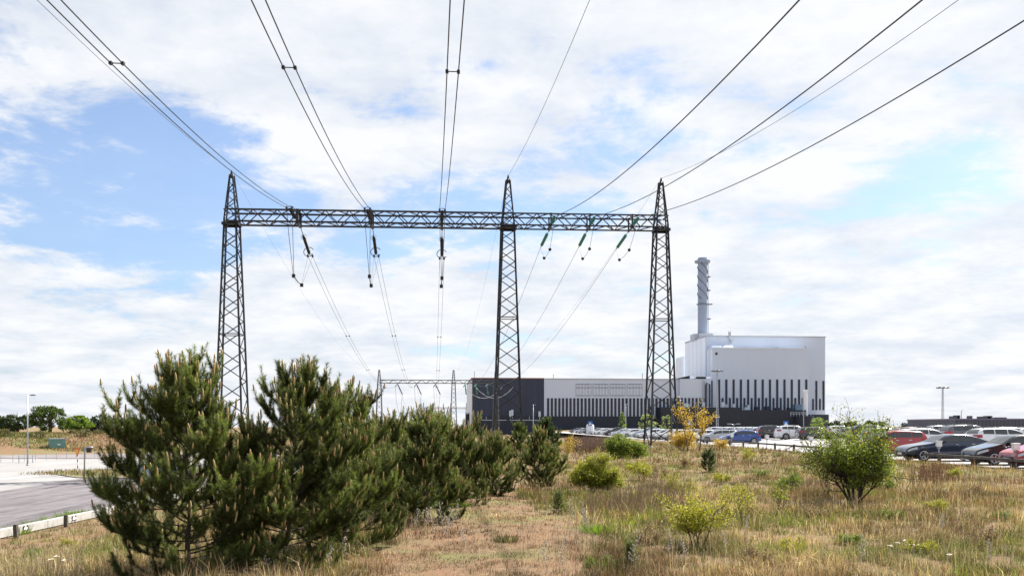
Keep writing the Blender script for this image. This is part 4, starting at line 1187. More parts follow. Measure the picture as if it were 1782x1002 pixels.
for i, c_ in enumerate(far_glint_cols):
    nm = {'white': 'white', 'silver': 'silver', 'darkgrey': 'dark grey', 'paleblue': 'pale blue', 'grey': 'grey', 'blue': 'blue', 'black': 'black'}[c_]
    kd = kinds_[i*3 % 7]; knm = {'hatch': 'hatchback', 'estate': 'estate car', 'sedan': 'saloon', 'suv': 'off-roader'}[kd]
    C(kd, c_, rail_x(yy)+.2+random.uniform(-.3, .5), yy, -1, '%s %s in the far receding row of parked cars' % (nm, knm), 'far %s %ss in the receding row' % (nm, knm))
    yy += random.choice((2.7, 2.8, 5.6)) + i*.12
# second row, tails towards the first
C('estate', 'white', xat(1686, 59.3), 59.3, 1, 'white estate car with its tail towards the black hatchback')
C('estate', 'white', xat(1559, 68.0), 68.0, 1, 'white estate car behind the red people carrier')
C('suv', 'grey', xat(1638, 70.5), 70.5, 1, 'grey off-roader between the two white estate cars')
C('estate', 'maroon', xat(1550, 76), 76.0, 1, 'maroon estate car behind the white estate car')
C('hatch', 'silver', xat(1499, 80.5), 80.5, 1, 'silver hatchback half hidden by the large leafy bush')
C('suv', 'darkgrey', xat(1478, 84.5), 84.5, 1, 'dark grey off-roader behind the large leafy bush')
C('estate', 'darkgrey', xat(1386.5, 104.5), 104.5, 1, 'dark grey estate car in front of the round dark block')
C('suv', 'white', xat(1349.5, 109.5), 109.5, 1, 'white off-roader between the two dark cars')
C('suv', 'black', xat(1316.5, 114), 114.0, 1, 'black off-roader beside the white off-roader')
C('hatch', 'maroon', xat(1305, 120), 120.0, 1, 'maroon hatchback behind the black off-roader')
yy = 127
for i, c_ in enumerate(['white', 'grey', 'white', 'silver', 'white', 'silver', 'white', 'darkgrey', 'white', 'white']):
    nm = {'white': 'white', 'silver': 'silver', 'darkgrey': 'dark grey', 'grey': 'grey'}[c_]
    C(('estate', 'hatch')[i % 2], c_, 31.5+.01*yy, yy, 1, '%s %s in the second row beyond the maroon hatchback' % (nm, ('estate car', 'hatchback')[i % 2]), 'second row %s %s' % (nm, ('estate cars', 'hatchbacks')[i % 2]))
    yy += random.choice((2.8, 5.7))
for i, (px, D, c_, kd) in enumerate(((1758, 66, 'white', 'estate'), (1772, 76, 'white', 'hatch'), (1722, 92, 'silver', 'estate'), (1655, 98, 'white', 'hatch'), (1610, 104, 'silver', 'suv'), (1560, 112, 'white', 'estate'), (1505, 118, 'white', 'hatch'), (1460, 124, 'silver', 'estate'), (1438, 132, 'white', 'suv'), (1395, 140, 'white', 'estate'))):
    nm = {'white': 'white', 'silver': 'silver'}[c_]
    C(kd, c_, xat(px, D), D, 1, '%s %s glimpsed over the roofs of the second row' % (nm, {'hatch': 'hatchback', 'estate': 'estate car', 'suv': 'off-roader'}[kd]), 'back row %s %s' % (nm, kd))
# car driving on the apron behind the big pine
for a, k in PENDING: car(*a, **k)
car('hatch', 'paleblue', -28.6, 70.0, 1, 'pale blue hatchback on the apron behind the big pine', rz=R(-8), z=ZROAD+.0)

# ------------------------------------------------------------------ vegetation
def unit(v):
    return v/np.maximum(np.linalg.norm(v, axis=-1, keepdims=True), 1e-9)
def perp(d, rng):
    r = rng.normal(size=d.shape); r -= d*np.sum(r*d, -1, keepdims=True); return unit(r)
def needles_mesh(shoots, per, length, width, rng, base, tipcol, name='needles'):
    """shoots: (n,7) start xyz, end xyz, brightness; every needle one slim triangle"""
    S = np.asarray(shoots); n = len(S)
    a, b, br = S[:, :3], S[:, 3:6], S[:, 6]
    idx = np.repeat(np.arange(n), per); m = len(idx)
    t = rng.random(m)**.8
    ax = unit(b-a)[idx]
    root = a[idx]+(b-a)[idx]*t[:, None]
    rad = perp(ax, rng)
    d = unit(ax*rng.uniform(.55, 1.1, (m, 1))+rad*rng.uniform(.55, 1.0, (m, 1)))
    ln = length*rng.uniform(.7, 1.15, m)
    sd = np.cross(d, perp(d, rng))*(width/2)
    tip = root+d*ln[:, None]
    co = np.stack([root-sd, root+sd, tip], 1).reshape(-1, 3)
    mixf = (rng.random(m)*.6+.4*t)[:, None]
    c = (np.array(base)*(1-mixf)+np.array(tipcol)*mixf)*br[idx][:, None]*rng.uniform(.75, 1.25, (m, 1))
    col = np.repeat(c, 3, 0)
    return co, np.arange(m*3).reshape(-1, 3), col
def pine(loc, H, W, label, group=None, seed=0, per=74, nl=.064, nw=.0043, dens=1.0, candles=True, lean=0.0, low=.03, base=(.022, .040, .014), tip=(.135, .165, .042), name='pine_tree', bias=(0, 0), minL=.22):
    rng = np.random.default_rng(seed); rd = random.Random(seed)
    t = empty(name, loc); tag(t, label, 'pine tree', group)
    tr, br = MB(), MB()
    n = 12
    pts = [Vector((lean*(i/n)**1.5+.04*math.sin(i*1.3+seed)*H/3, .03*math.cos(i*1.7+seed), H*.97*i/n)) for i in range(n+1)]
    rad = [max(.007, .042*H/2.8*(1-i/n)**.8) for i in range(n+1)]
    tr.tube([pts[0]-Vector((0, 0, .25))]+pts, [rad[0]*1.15]+rad, 7)
    def trunk_at(h):
        f = min(max(h/(H*.97), 0), 1)*n; i = min(int(f), n-1); return pts[i].lerp(pts[i+1], f-i)
    shoots, cands, bright = [], [], 1.0
    def shoot(p, d, L, bright):
        q = p+d*L; shoots.append((*p, *q, bright)); return q
    def grow(p, d, L, lvl, r0):
        """a branch that turns up at its end, carries side shoots and ends in a candle"""
        k = max(3, int(L/.12)); q = p; pp = [p]; seg = L/k
        for i in range(k):
            f = (i+1)/k
            d = (d+Vector((rd.gauss(0, .08), rd.gauss(0, .08), (.015 if f < .6 else .12)+.05*lvl+rd.gauss(0, .03)))).normalized(); q = q+d*seg; pp.append(q)
            if f > (.45 if lvl == 0 else .25): shoots.append((*pp[-2], *q, bright*rd.uniform(.8, 1.15)))
            if lvl < 2 and f > (.25 if lvl == 0 else .35) and rd.random() < (.80 if lvl == 0 else .62)*dens:
                for sg in (-1, 1):
                    if rd.random() < .74:
                        sd = d.cross(Vector((0, 0, 1))).normalized()*sg
                        dd = (d*.8+sd*rd.uniform(.45, 1.0)+Vector((0, 0, rd.uniform(-.05, .5)))).normalized()
                        l2 = L*(1-f*.65)*rd.uniform(.30, .55) if lvl == 0 else rd.uniform(.10, .2)
                        if l2 > .09: grow(q, dd, max(l2, .13), lvl+1, r0*.5)
        br.tube(pp, [max(.0035, r0*(1-.75*i/k)) for i in range(k+1)], 4, False)
        q2 = shoot(q, (d+Vector((0, 0, .55))).normalized(), rd.uniform(.08, .16), bright*rd.uniform(1.0, 1.5))
        if rd.random() < (.36 if lvl else .9): cands.append((q2, (d*.35+Vector((rd.gauss(0, .08), rd.gauss(0, .08), 1))).normalized(), rd.uniform(.04, .12)*(1.45 if lvl == 0 else 1)))
    h = H*low; k = 0
    while h < H*.93:
        f = h/H
        prof = (.74+.26*min(1, f/.22)) if f < .22 else (1-((f-.22)/.78)**1.25*.78)
        nb = rd.choice((4, 5, 5, 6))
        a0 = rd.random()*6.28
        for b_ in range(nb):
            a = a0+b_*6.283/nb+rd.gauss(0, .22)
            L = W*.5*prof*rd.uniform(.72, 1.02)*(.72+.56*float(fbm(a*1.4+seed, f*5.0, seed, 2)))
            L *= 1+.25*(math.cos(a)*bias[0]+math.sin(a)*bias[1])
            el = R(-4+64*f**1.2+rd.uniform(-10, 12)); bright = rd.choice((.6, .8, 1.0, 1.2, 1.6))
            d = Vector((math.cos(a)*math.cos(el), math.sin(a)*math.cos(el), math.sin(el)))
            grow(trunk_at(h+rd.gauss(0, .015)*H), d, max(L, minL), 0, .017*H/2.8*(1-.6*f))
        h += H*.068*(1.15-.35*f)*(1 if dens >= 1 else 1.1); k += 1
    # leader
    p = trunk_at(H*.97)
    for i in range(6): shoots.append((*trunk_at(H*(.80+.028*i)), *trunk_at(H*(.83+.028*i)), 1.0))
    q = shoot(p, Vector((0, 0, 1)), H*.05, 1.1); cands.append((q, Vector((0, 0, 1)), .16))
    for a in range(4): cands.append((q-Vector((0, 0, .03)), Vector((.4*math.cos(a*1.57), .4*math.sin(a*1.57), 1)).normalized(), .08))
    tr.build('trunk', M_BARK, t, smooth=True); br.build('branches', M_BARK, t, smooth=True)
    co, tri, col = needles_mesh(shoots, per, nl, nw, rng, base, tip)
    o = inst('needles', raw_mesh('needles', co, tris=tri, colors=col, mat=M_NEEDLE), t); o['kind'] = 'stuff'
    if candles:
        mb = MB()
        for p, d, L in cands:
            r = .008+.045*L
            mb.tube([p, p+d*L*.25, p+d*L*.75, p+d*L], [r*.6, r, r*.85, .002], 5, False)
        o = mb.build('candle_buds', M_CANDLE, t, smooth=True); o['kind'] = 'stuff'
    return t, len(shoots)

def gz(px, py):
    """ground point seen at a photo pixel"""
    D = 12.0
    for _ in range(60):
        x = (px-CX)*D/FPX; z = Tz(x, D); nd = (CAMZ-z)*FPX/max(py-HOR, 1.0); D = D*.6+nd*.4
    x = (px-CX)*D/FPX
    return Vector((x, D, Tz(x, D)))

pine(gz(330, 998), 2.55, 2.6, 'broad bushy young pine whose lowest branch sweeps out over the roadside grass', seed=21, bias=(-.2, 0), lean=-.05, dens=1.15)
pine(gz(500, 984), 2.55, 2.3, 'dense dark young pine standing between two other big pines', seed=35, lean=.15, dens=1.15)
pine(gz(598, 955), 2.35, 2.1, 'broad young pine with sunlit yellow-green flank facing the brown mown path', seed=12, bias=(.4, 0), lean=-.1, dens=1.15)
MID = dict(per=42, nl=.07, nw=.0075, dens=1.05)
pine(gz(742, 905), 2.0, 1.75, 'straight slim-topped pine with whitish dry weeds at its foot', seed=4, **MID)
pine(gz(686, 897), 1.85, 1.7, 'young pine tucked behind the sunlit pine by the path', seed=5, **MID)
pine(gz(800, 878), 1.65, 1.5, 'mid-green pine beside the slim-topped pine', seed=6, **MID)
pine(gz(858, 862), 1.55, 1.5, 'rounded pine at the far end of the pine row', seed=8, **MID)
pine(gz(715, 868), 1.95, 1.6, 'taller pine peeping over the row behind the slim-topped pine', seed=9, **MID)
pine(gz(770, 850), 2.15, 1.5, 'tall pine with a forked top behind the pine row', seed=15, **MID)
pine(gz(831, 835), 2.15, 1.2, 'slender pale pine standing before the navy wall', seed=16, **dict(MID, dens=.8))
pine(gz(640, 880), 1.9, 1.7, 'shaded pine behind the sunlit pine flank', seed=17, **MID)
FARP = dict(per=20, nl=.10, nw=.015, dens=.8)
pine(gz(938, 850), 1.62, 1.35, 'compact conical pine bush in front of the middle mast', seed=18, **MID)
pine(gz(948, 790), 2.15, 2.5, 'dark round pine right behind the compact conical pine bush', seed=19, candles=False, base=(.030, .05, .018), tip=(.05, .075, .025), **FARP)
pine(gz(905, 800), 1.9, 1.7, 'small dark pine at the foot of the middle mast', seed=23, candles=False, **FARP)
pine(gz(1233, 822), .82, .62, 'tiny lone pine sapling standing in the dry meadow', seed=20, per=34, nl=.075, nw=.009, dens=.9, candles=False, base=(.03, .055, .022), tip=(.05, .08, .03))
pine(gz(972, 893), .36, .3, 'knee-high pine seedling beside the brown mown path', seed=26, per=26, nl=.05, nw=.005, candles=False, dens=.7, minL=.12)
pine(gz(1097, 992), .34, .12, 'thin pine seedling among the pale dry weeds', seed=27, per=24, nl=.04, nw=.004, candles=False, dens=.4, minL=.06)

# broadleaf bushes -------------------------------------------------------------
def leaves_mesh(pts, size, rng, cols, jitter, up=.3):
    """one folded leaf (two triangles) per point"""
    P = np.asarray(pts); n = len(P)
    nrm = unit(rng.normal(size=(n, 3))+np.array([0, 0, up]))
    a = perp(nrm, rng); b = np.cross(nrm, a)
    s = size*rng.uniform(.65, 1.3, (n, 1))
    c0 = P; tip = P+a*s*1.5+nrm*s*.1; l = P+a*s*.7+b*s*.45; r = P+a*s*.7-b*s*.45
    co = np.stack([c0, l, tip, r], 1).reshape(-1, 3)
    i = np.arange(n)[:, None]*4
    tri = np.concatenate([i+np.array([[0, 1, 2]]), i+np.array([[0, 2, 3]])], 0)
    cs = np.asarray(cols); w = rng.random((n, 1)); k = rng.integers(0, len(cs)-1, n)
    c = (cs[k]*(1-w)+cs[k+1]*w)*rng.uniform(1-jitter, 1+jitter, (n, 1))
    return co, tri, np.repeat(c, 4, 0)
def bush(name, loc, H, W, label, cat, cols, seed, stems=6, leaf=.03, leaves=9, spread=1.0, twig=M_TWIG, start=.25, depth=3, r0=.018, up=.25, group=None, upright=.0, clump=.05, crown=None):
    rd = random.Random(seed); rng = np.random.default_rng(seed)
    t = empty(name, loc); tag(t, label, cat, group)
    P, mb = [], None
    def grow(p, d, L, lvl, r):
        k = 4; pp = [p]; q = p
        for i in range(k):
            d = (d+Vector((rd.gauss(0, .16), rd.gauss(0, .16), rd.gauss(up*.25, .08)))).normalized(); q = q+d*(L/k); pp.append(q)
            if lvl >= 1 and (lvl >= 2 or i >= 1):
                for _ in range(int(leaves*(.4 if lvl == 1 else 1))): P.append(tuple(q+Vector((rd.gauss(0, clump), rd.gauss(0, clump), rd.gauss(0, clump*.8)))))
            if lvl < depth and (lvl > 0 or i >= 1):
                for _ in range(2 if lvl < 2 else 1):
                    if rd.random() < .82:
                        a = rd.random()*6.28; o = d.orthogonal().normalized(); o = (Matrix.Rotation(a, 3, d) @ o)
                        grow(q, (d*.7+o*rd.uniform(.5, 1.0)+Vector((0, 0, upright))).normalized(), L*rd.uniform(.42, .62), lvl+1, r*.55)
        mb.tube(pp, [max(.0025, r*(1-.6*i/k)) for i in range(k+1)], 5 if lvl == 0 else 4, False)
    for i in range(stems):
        a = i*6.283/stems+rd.random()*.8
        lean_ = (W/H)*spread*rd.uniform(.25, .75)
        d = Vector((math.cos(a)*lean_, math.sin(a)*lean_, 1)).normalized()
        mb = MB(); grow(Vector((math.cos(a)*.06, math.sin(a)*.06, -.05)), d, H*rd.uniform(.45, .80), 0, r0); mb.build('stem', twig, t, smooth=True)
    A = np.array(P); keep = A[:, 2] > H*start*.4
    A = A[keep]
    if crown:      # ragged rounded crown: what grew far beyond it is browsed off
        rx, cz, rz_ = crown
        e = np.sqrt((A[:, 0]/rx)**2+(A[:, 1]/rx)**2+((A[:, 2]-cz)/rz_)**2); ang = np.arctan2(A[:, 1], A[:, 0])
        A = A[e < .35+1.15*fbm(ang*1.5+10, A[:, 2]*2.6, seed)]
    co, tri, col = leaves_mesh(A, leaf, rng, cols, .3)
    o = inst('leaves', raw_mesh('leaves', co, tris=tri, colors=col, mat=M_LEAF), t); o['kind'] = 'stuff'
    return t
GRN = [(.055, .11, .018), (.10, .16, .025), (.17, .21, .03), (.07, .13, .02)]
YEL = [(.23, .25, .03), (.34, .33, .035), (.17, .21, .025), (.36, .31, .04)]
GOLD = [(.42, .28, .035), (.50, .35, .05), (.36, .25, .04), (.48, .38, .10)]
bush('leafy_bush', gz(1488, 880), 1.78, 1.9, 'large many-stemmed leafy green bush standing before the parked cars', 'bush', [(.07, .12, .018), (.13, .18, .025), (.20, .23, .03), (.09, .14, .02), (.24, .25, .035)], 3, stems=13, leaf=.031, leaves=5, r0=.024, spread=.9, start=.6, clump=.11, upright=-.03, crown=(1.22, 1.28, .92))
bush('thorn_shrub', gz(1214, 955), .95, .65, 'thin-stemmed shrub with fresh yellow-green leaves and a dark clump at its foot', 'shrub', YEL, 5, stems=6, leaf=.022, leaves=7, r0=.012, twig=M_TWIGR, start=.7, spread=.5, depth=2, clump=.055)
bush('thorn_shrub', gz(1290, 915), .75, .8, 'sparse arching yellow-green shrub beside the thin-stemmed shrub', 'shrub', YEL, 6, stems=3, leaf=.020, leaves=4, r0=.010, twig=M_TWIGR, start=.3, depth=2, clump=.05)
bush('young_tree', gz(1344, 905), .78, .5, 'single-stemmed knee-high sapling with a few green leaves', 'sapling', YEL+GRN, 7, stems=1, leaf=.022, leaves=5, r0=.012, start=1.3, depth=2, spread=.2, clump=.05)
bush('leafy_bush', gz(1086, 797), 1.25, 2.9, 'wide low bright green bush in front of the end mast', 'bush', GRN[1:]+YEL[:1], 8, stems=12, leaf=.055, leaves=9, r0=.02, spread=1.2, start=.25, clump=.13)
bush('gorse_bush', gz(1038, 858), .95, 1.45, 'rounded yellow-green gorse bush beside the compact conical pine', 'bush', YEL+GRN[:2], 9, stems=10, leaf=.026, leaves=9, r0=.016, spread=1.1, start=.2, clump=.06)
bush('gorse_bush', gz(1118, 835), .75, .7, 'small sparse yellow-green shrub in the dry grass', 'shrub', YEL, 10, stems=5, leaf=.028, leaves=5, r0=.01, start=.3, depth=2, clump=.06)
bush('thorn_shrub', gz(1178, 862), .65, 1.1, 'low tangled yellow-green shrub in the meadow before the tiny pine', 'shrub', YEL+GRN[:1], 14, stems=6, leaf=.022, leaves=3, r0=.009, start=.2, depth=2, clump=.06, twig=M_TWIGR)
bush('golden_birch', gz(1196, 786), 3.1, 1.0, 'tallest of the golden-leaved young birches by the end mast', 'birch', GOLD, 11, stems=2, leaf=.07, leaves=3, r0=.03, start=.12, spread=.22, upright=.9, clump=.09, depth=2)
bush('golden_birch', gz(1217, 787), 2.9, .9, 'slim upright golden-leaved birch next to the silver estate car', 'birch', GOLD, 12, stems=2, leaf=.07, leaves=3, r0=.028, start=.12, spread=.18, upright=.9, clump=.09, depth=2)
bush('golden_birch', gz(1186, 784), 1.45, 2.3, 'bushy golden-leaved birch thicket around the feet of the end mast', 'birch', GOLD, 13, stems=10, leaf=.055, leaves=4, r0=.018, start=.1, spread=.8, clump=.16, depth=2)
bush('golden_birch', gz(1256, 784), .95, .8, 'small golden-leaved birch in front of the blue hatchback nose', 'birch', GOLD, 16, stems=4, leaf=.045, leaves=3, r0=.010, start=.1, spread=.5, clump=.12, depth=2)
bush('gorse_bush', gz(986, 802), 1.25, .6, 'golden-yellow sprig rising beside the dark round pine', 'shrub', GOLD+YEL[:1], 17, stems=3, leaf=.04, leaves=2, r0=.012, start=.15, spread=.5, depth=2, clump=.1)
bush('leafy_bush', gz(1370, 855), .55, .8, 'low tangled bush with green tips beside the leafy bush', 'bush', GRN+YEL[:1], 18, stems=7, leaf=.022, leaves=4, r0=.008, start=.2, depth=2, clump=.06)
bush('leafy_bush', gz(1305, 805), .8, .5, 'small green sapling before the wooden rail', 'sapling', YEL, 19, stems=3, leaf=.03, leaves=3, r0=.008, depth=2, clump=.06)
# low weeds and scrub scattered in the meadow
WEED = [(1275, 862), (1420, 905), (1555, 905), (1630, 890), (1690, 865), (1745, 905), (1600, 960), (1710, 950), (1480, 945), (1380, 960), (1320, 985), (1540, 850), (1660, 830), (1130, 945), (1050, 985), (1255, 838), (1195, 815), (1330, 830), (1010, 832), (1150, 830), (60, 970), (120, 955)]
for i, (px, py) in enumerate(WEED):
    kind = i % 3; D = gz(px, py).y; k = (D/16)**.5
    bush('low_weed', gz(px, py), (.26, .34, .22)[kind]*k, (.4, .35, .5)[kind]*k, ('low yellow-green weed among the dry grass', 'brownish twiggy weed among the dry grass', 'small fresh green weed among the dry grass')[kind], 'weed',
         (YEL, [(.20, .14, .09), (.26, .20, .12), (.15, .11, .07)], [(.10, .16, .03), (.15, .21, .04), (.08, .13, .03)])[kind], 200+i, stems=6, leaf=.014*k, leaves=(4, 3, 6)[kind], r0=.004*k, depth=2, start=.1, clump=.03*k, twig=M_TWIGR,
         group=('yellow-green weeds in the meadow', 'brown weeds in the meadow', 'fresh green weeds in the meadow')[kind])
# trees by the hall
def far_tree(px, py0, py1, D, wpx, label, cols, seed, zb=-2.0, name='leafy_tree', n=2600, leaf=None, cone=0.0, group=None, trunk=True):
    b = at(px, 742, D); b.z = zb; H = CAMZ+(HOR-py0)*D/FPX-zb; W = wpx*D/FPX; low = CAMZ+(HOR-py1)*D/FPX-zb
    t = empty(name, b); tag(t, label, 'tree', group); rng = np.random.default_rng(seed); rd = random.Random(seed)
    mb = MB(); mb.tube([(0, 0, -.2), (.05*W, 0, H*.4), (0, 0, H*.8)], [W*.045, W*.03, W*.008], 6)
    for i in range(10):
        a = rd.random()*6.28; h = H*rd.uniform(.25, .7); L = W*.42*(1-cone*h/H)
        mb.tube([(0, 0, h), (L*.5*math.cos(a), L*.5*math.sin(a), h+L*.35), (L*math.cos(a), L*math.sin(a), h+L*.6)], [W*.016, W*.01, W*.003], 4, False)
    mb.build('trunk', M_TWIG, t)
    # clumps of leaves on an uneven ellipsoid crown
    nc = 46; C_ = []
    for i in range(nc):
        a, z = rd.random()*6.28, rd.uniform(-1, 1); rr = math.sqrt(max(0, 1-z*z))*rd.uniform(.45, 1.0)
        zz = low+(H-low)*(.5+.5*z*.96); taper = 1-cone*max(0, (zz-low)/(H-low))
        C_.append((W*.5*rr*math.cos(a)*taper, W*.5*rr*math.sin(a)*taper, zz, W*rd.uniform(.07, .13)*max(.35, taper)))
    C_ = np.array(C_); k = rng.integers(0, nc, n)
    d = unit(rng.normal(size=(n, 3)))*rng.random((n, 1))**.45
    P = C_[k, :3]+d*C_[k, 3:4]*np.array([1, 1, .75]); P[:, 2] = np.minimum(P[:, 2], H)
    co, tri, col = leaves_mesh(P, leaf or W*.045, rng, cols, .3, .5)
    o = inst('crown', raw_mesh('crown', co, tris=tri, colors=col, mat=M_LEAF), t); o['kind'] = 'stuff'
    return t
LG = [(.16, .25, .05), (.21, .30, .07), (.12, .20, .04)]
far_tree(1083, 717, 752, 200, 24, 'bright green cone-shaped young tree before the striped hall', LG, 31, 0, cone=.75, n=2200)
far_tree(1127, 722, 752, 210, 36, 'pale green round tree beside the end mast', [(.22, .29, .12), (.27, .33, .15), (.17, .23, .09)], 32, 0, n=2200)
far_tree(1160, 722, 752, 212, 24, 'pale green tree seen through the legs of the end mast', [(.22, .29, .12), (.26, .32, .13), (.17, .23, .09)], 33, 0, n=1500)
far_tree(86, 708, 748, 205, 76, 'large round dark green tree on top of the grassy bank', [(.035, .065, .015), (.055, .09, .02), (.08, .12, .025)], 34, .4, n=7000, leaf=.26)
far_tree(138, 724, 749, 200, 48, 'bright green rounded tree next to the large dark tree on the bank', [(.11, .19, .02), (.15, .23, .03), (.09, .15, .02)], 35, .4, n=4200, leaf=.24)
far_tree(30, 722, 750, 215, 60, 'dark low spreading tree on the bank beside the street lamp', [(.022, .04, .014), (.035, .055, .018)], 36, .4, n=4200, leaf=.26)
far_tree(300, 735, 752, 210, 60, 'yellowish bush on the bank seen through the big pine', YEL, 46, .3, n=2600, leaf=.26)
far_tree(4, 728, 752, 220, 40, 'dark conifer at the end of the bank', [(.022, .04, .014), (.035, .055, .018)], 37, .4, n=2600, leaf=.26)
DK = [(.020, .034, .016), (.030, .048, .022)]
sk = [(175, 722, 46), (200, 725, 40), (225, 729, 44), (160, 727, 30), (250, 730, 40), (-15, 724, 50), (285, 731, 44), (690, 733, 22), (708, 735, 20), (722, 736, 22), (742, 737, 20), (675, 736, 20), (1453, 733, 26), (1480, 735, 22), (1514, 733, 20), (1532, 735, 20), (1607, 734, 14), (1656, 733, 12), (1580, 737, 24)]
for i, (px, py, w) in enumerate(sk):
    lf = px < 400
    far_tree(px, py, 742 if not lf else 752, 300 if lf else 330, w, 'dark pine on the skyline beyond the grassy bank' if lf else ('small dark tree on the skyline behind the pine row' if px < 800 else 'small dark tree on the skyline behind the car park'), DK, 50+i, -1.5, 'skyline_tree', n=900, leaf=.5 if lf else .4,
             group='skyline pines beyond the bank' if lf else ('skyline trees behind the pine row' if px < 800 else 'skyline trees behind the car park'))
far_tree(1425, 727, 745, 150, 28, 'pale green bush at the foot of the dark service block', LG, 80, 0, n=1500)
far_tree(1342, 739, 752, 175, 10, 'small pale bush under the blue crossing sign', LG, 81, 0, n=500)

# grass --------------------------------------------------------------------------
def outside(x, y):
    """True where meadow grows"""
    lot = x > rail_x(y)-.35
    road = (x < -19.1) & (y < 150)
    return ~(lot & (y > 33)) & ~road
def path_mask(x, y):
    """1 on the flattened brown track in the middle"""
    cx = np.interp(y, [9, 12, 16, 21, 26, 34], [-.7, -.55, -.15, -.6, -.55, .6]); hw_ = np.interp(y, [9, 12, 16, 21, 26, 34], [1.35, 1.4, 1.7, .95, .55, .2])
    n = fbm(x*1.1, y*1.1, 31)
    return 1-sstep(.75, 1.15, np.abs(x-cx)/hw_+(n-.5)*.7)
STRAW = np.array([(.50, .385, .235), (.41, .295, .17), (.31, .215, .12), (.60, .50, .34)])
BROWN = np.array([(.22, .125, .075), (.29, .165, .10), (.16, .10, .065)])
GREEN = np.array([(.13, .175, .035), (.19, .225, .05), (.26, .26, .08), (.10, .14, .03)])
def grass_layer(name, y0, y1, dens, hgt, wid, seed, bend=.5, label='', segs=2, flat=1.0, tuft=0):
    rng = np.random.default_rng(seed)
    xm0, xm1 = -.60, .60
    side = 4.5      # carries on past the sides of the view
    area = .5*(xm1-xm0)*(y1*y1-y0*y0)+2*side*(y1-y0); n = int(area*dens)
    y = np.sqrt(rng.random(n)*(y1*y1-y0*y0)+y0*y0); x = (rng.random(n)*2-1)*(xm1*y+side)
    if tuft:      # blades gather into tussocks
        k = max(1, n//tuft); ci = rng.integers(0, k, n); cx, cy = x[:k][ci], y[:k][ci]
        s = .05+.10*vnoise(cx*3, cy*3, 4); use = rng.random(n) < .72
        x = np.where(use, cx+rng.normal(size=n)*s, x); y = np.where(use, cy+rng.normal(size=n)*s, y)
        tr_ = np.where(use, rng.random(k)[ci], .4); tb_ = np.where(use, rng.random(k)[ci], .5); tt_ = np.where(use, rng.random(k)[ci], rng.random(n))
    gap = fbm(x*2.3, y*2.3, 71)
    ok = outside(x, y) & (y > y0*.9) & (rng.random(n) < .08+sstep(.36, .56, gap)); x, y, tr_, tb_, tt_ = (q[ok] for q in (x, y, tr_, tb_, tt_))
    pm = path_mask(x, y)
    keep = rng.random(len(x)) < 1-.35*pm; x, y, pm, tr_, tb_, tt_ = (q[keep] for q in (x, y, pm, tr_, tb_, tt_)); n = len(x)
    z = T(x, y)
    g1, g2, g3 = fbm(x*.33, y*.33, 41), fbm(x*.9, y*.9, 43), fbm(x*.22+7, y*.22, 47)
    hh = hgt*(.45+1.1*g2)*rng.uniform(.45, 1.25, n)*(1-.72*pm)*(1+.3*(g3-.5))*(.55+1.0*tr_**1.5)*flat
    left = sstep(-4, -9, x)
    right = sstep(1.5, 6, x)
    pg = np.clip(sstep(.46, .62, g1)*.62+.35*left+.14+.10*right-.5*pm, 0, .9); pb = np.clip(sstep(.42, .62, g3)*.6+.5*pm+.12, 0, .9)
    r = np.where(rng.random(n) < .7, tt_, rng.random(n)); typ = np.where(r < pg, 2, np.where(np.where(rng.random(n) < .6, (tt_*7) % 1, rng.random(n)) < pb, 1, 0))
    hh = np.where(typ == 2, hh*.75, hh)
    ii = rng.integers(0, 3, n)
    col = np.where((typ == 0)[:, None], STRAW[rng.integers(0, 4, n)], np.where((typ == 1)[:, None], BROWN[ii], GREEN[rng.integers(0, 4, n)]))
    patch = .60+.80*sstep(.25, .75, fbm(x*.75+3, y*.75, 83, 4))
    col = col*rng.uniform(.55, 1.3, (n, 1))*((.55+.8*tb_)*patch)[:, None]
    az = rng.random(n)*6.283; lean = rng.uniform(.1, 1.0, n)*bend*(1+.8*pm)
    d = np.stack([np.cos(az), np.sin(az)], 1)*(hh*lean)[:, None]
    fa = rng.random(n)*6.283; w = wid*rng.uniform(.6, 1.3, n)*.5
    sx, sy = np.cos(fa)*w, np.sin(fa)*w
    p0 = np.stack([x-sx, y-sy, z-.02], 1); p1 = np.stack([x+sx, y+sy, z-.02], 1)
    tip = np.stack([x+d[:, 0], y+d[:, 1], z+hh*np.sqrt(np.maximum(.15, 1-lean**2*.6))], 1)
    if segs == 1:
        co = np.stack([p0, p1, tip], 1).reshape(-1, 3); tri = np.arange(n*3).reshape(-1, 3); c = np.repeat(col, 3, 0); quads = None
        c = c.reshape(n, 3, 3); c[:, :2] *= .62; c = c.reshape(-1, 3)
    else:
        m0 = np.stack([x+d[:, 0]*.32-sx*.75, y+d[:, 1]*.32-sy*.75, z+hh*.58], 1); m1 = np.stack([x+d[:, 0]*.32+sx*.75, y+d[:, 1]*.32+sy*.75, z+hh*.58], 1)
        co = np.stack([p0, p1, m1, m0, tip], 1).reshape(-1, 3); b = np.arange(n)[:, None]*5
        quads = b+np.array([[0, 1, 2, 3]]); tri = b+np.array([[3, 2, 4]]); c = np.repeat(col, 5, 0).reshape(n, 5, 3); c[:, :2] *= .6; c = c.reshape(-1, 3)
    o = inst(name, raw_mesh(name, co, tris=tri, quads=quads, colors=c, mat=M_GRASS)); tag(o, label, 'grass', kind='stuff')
    return n
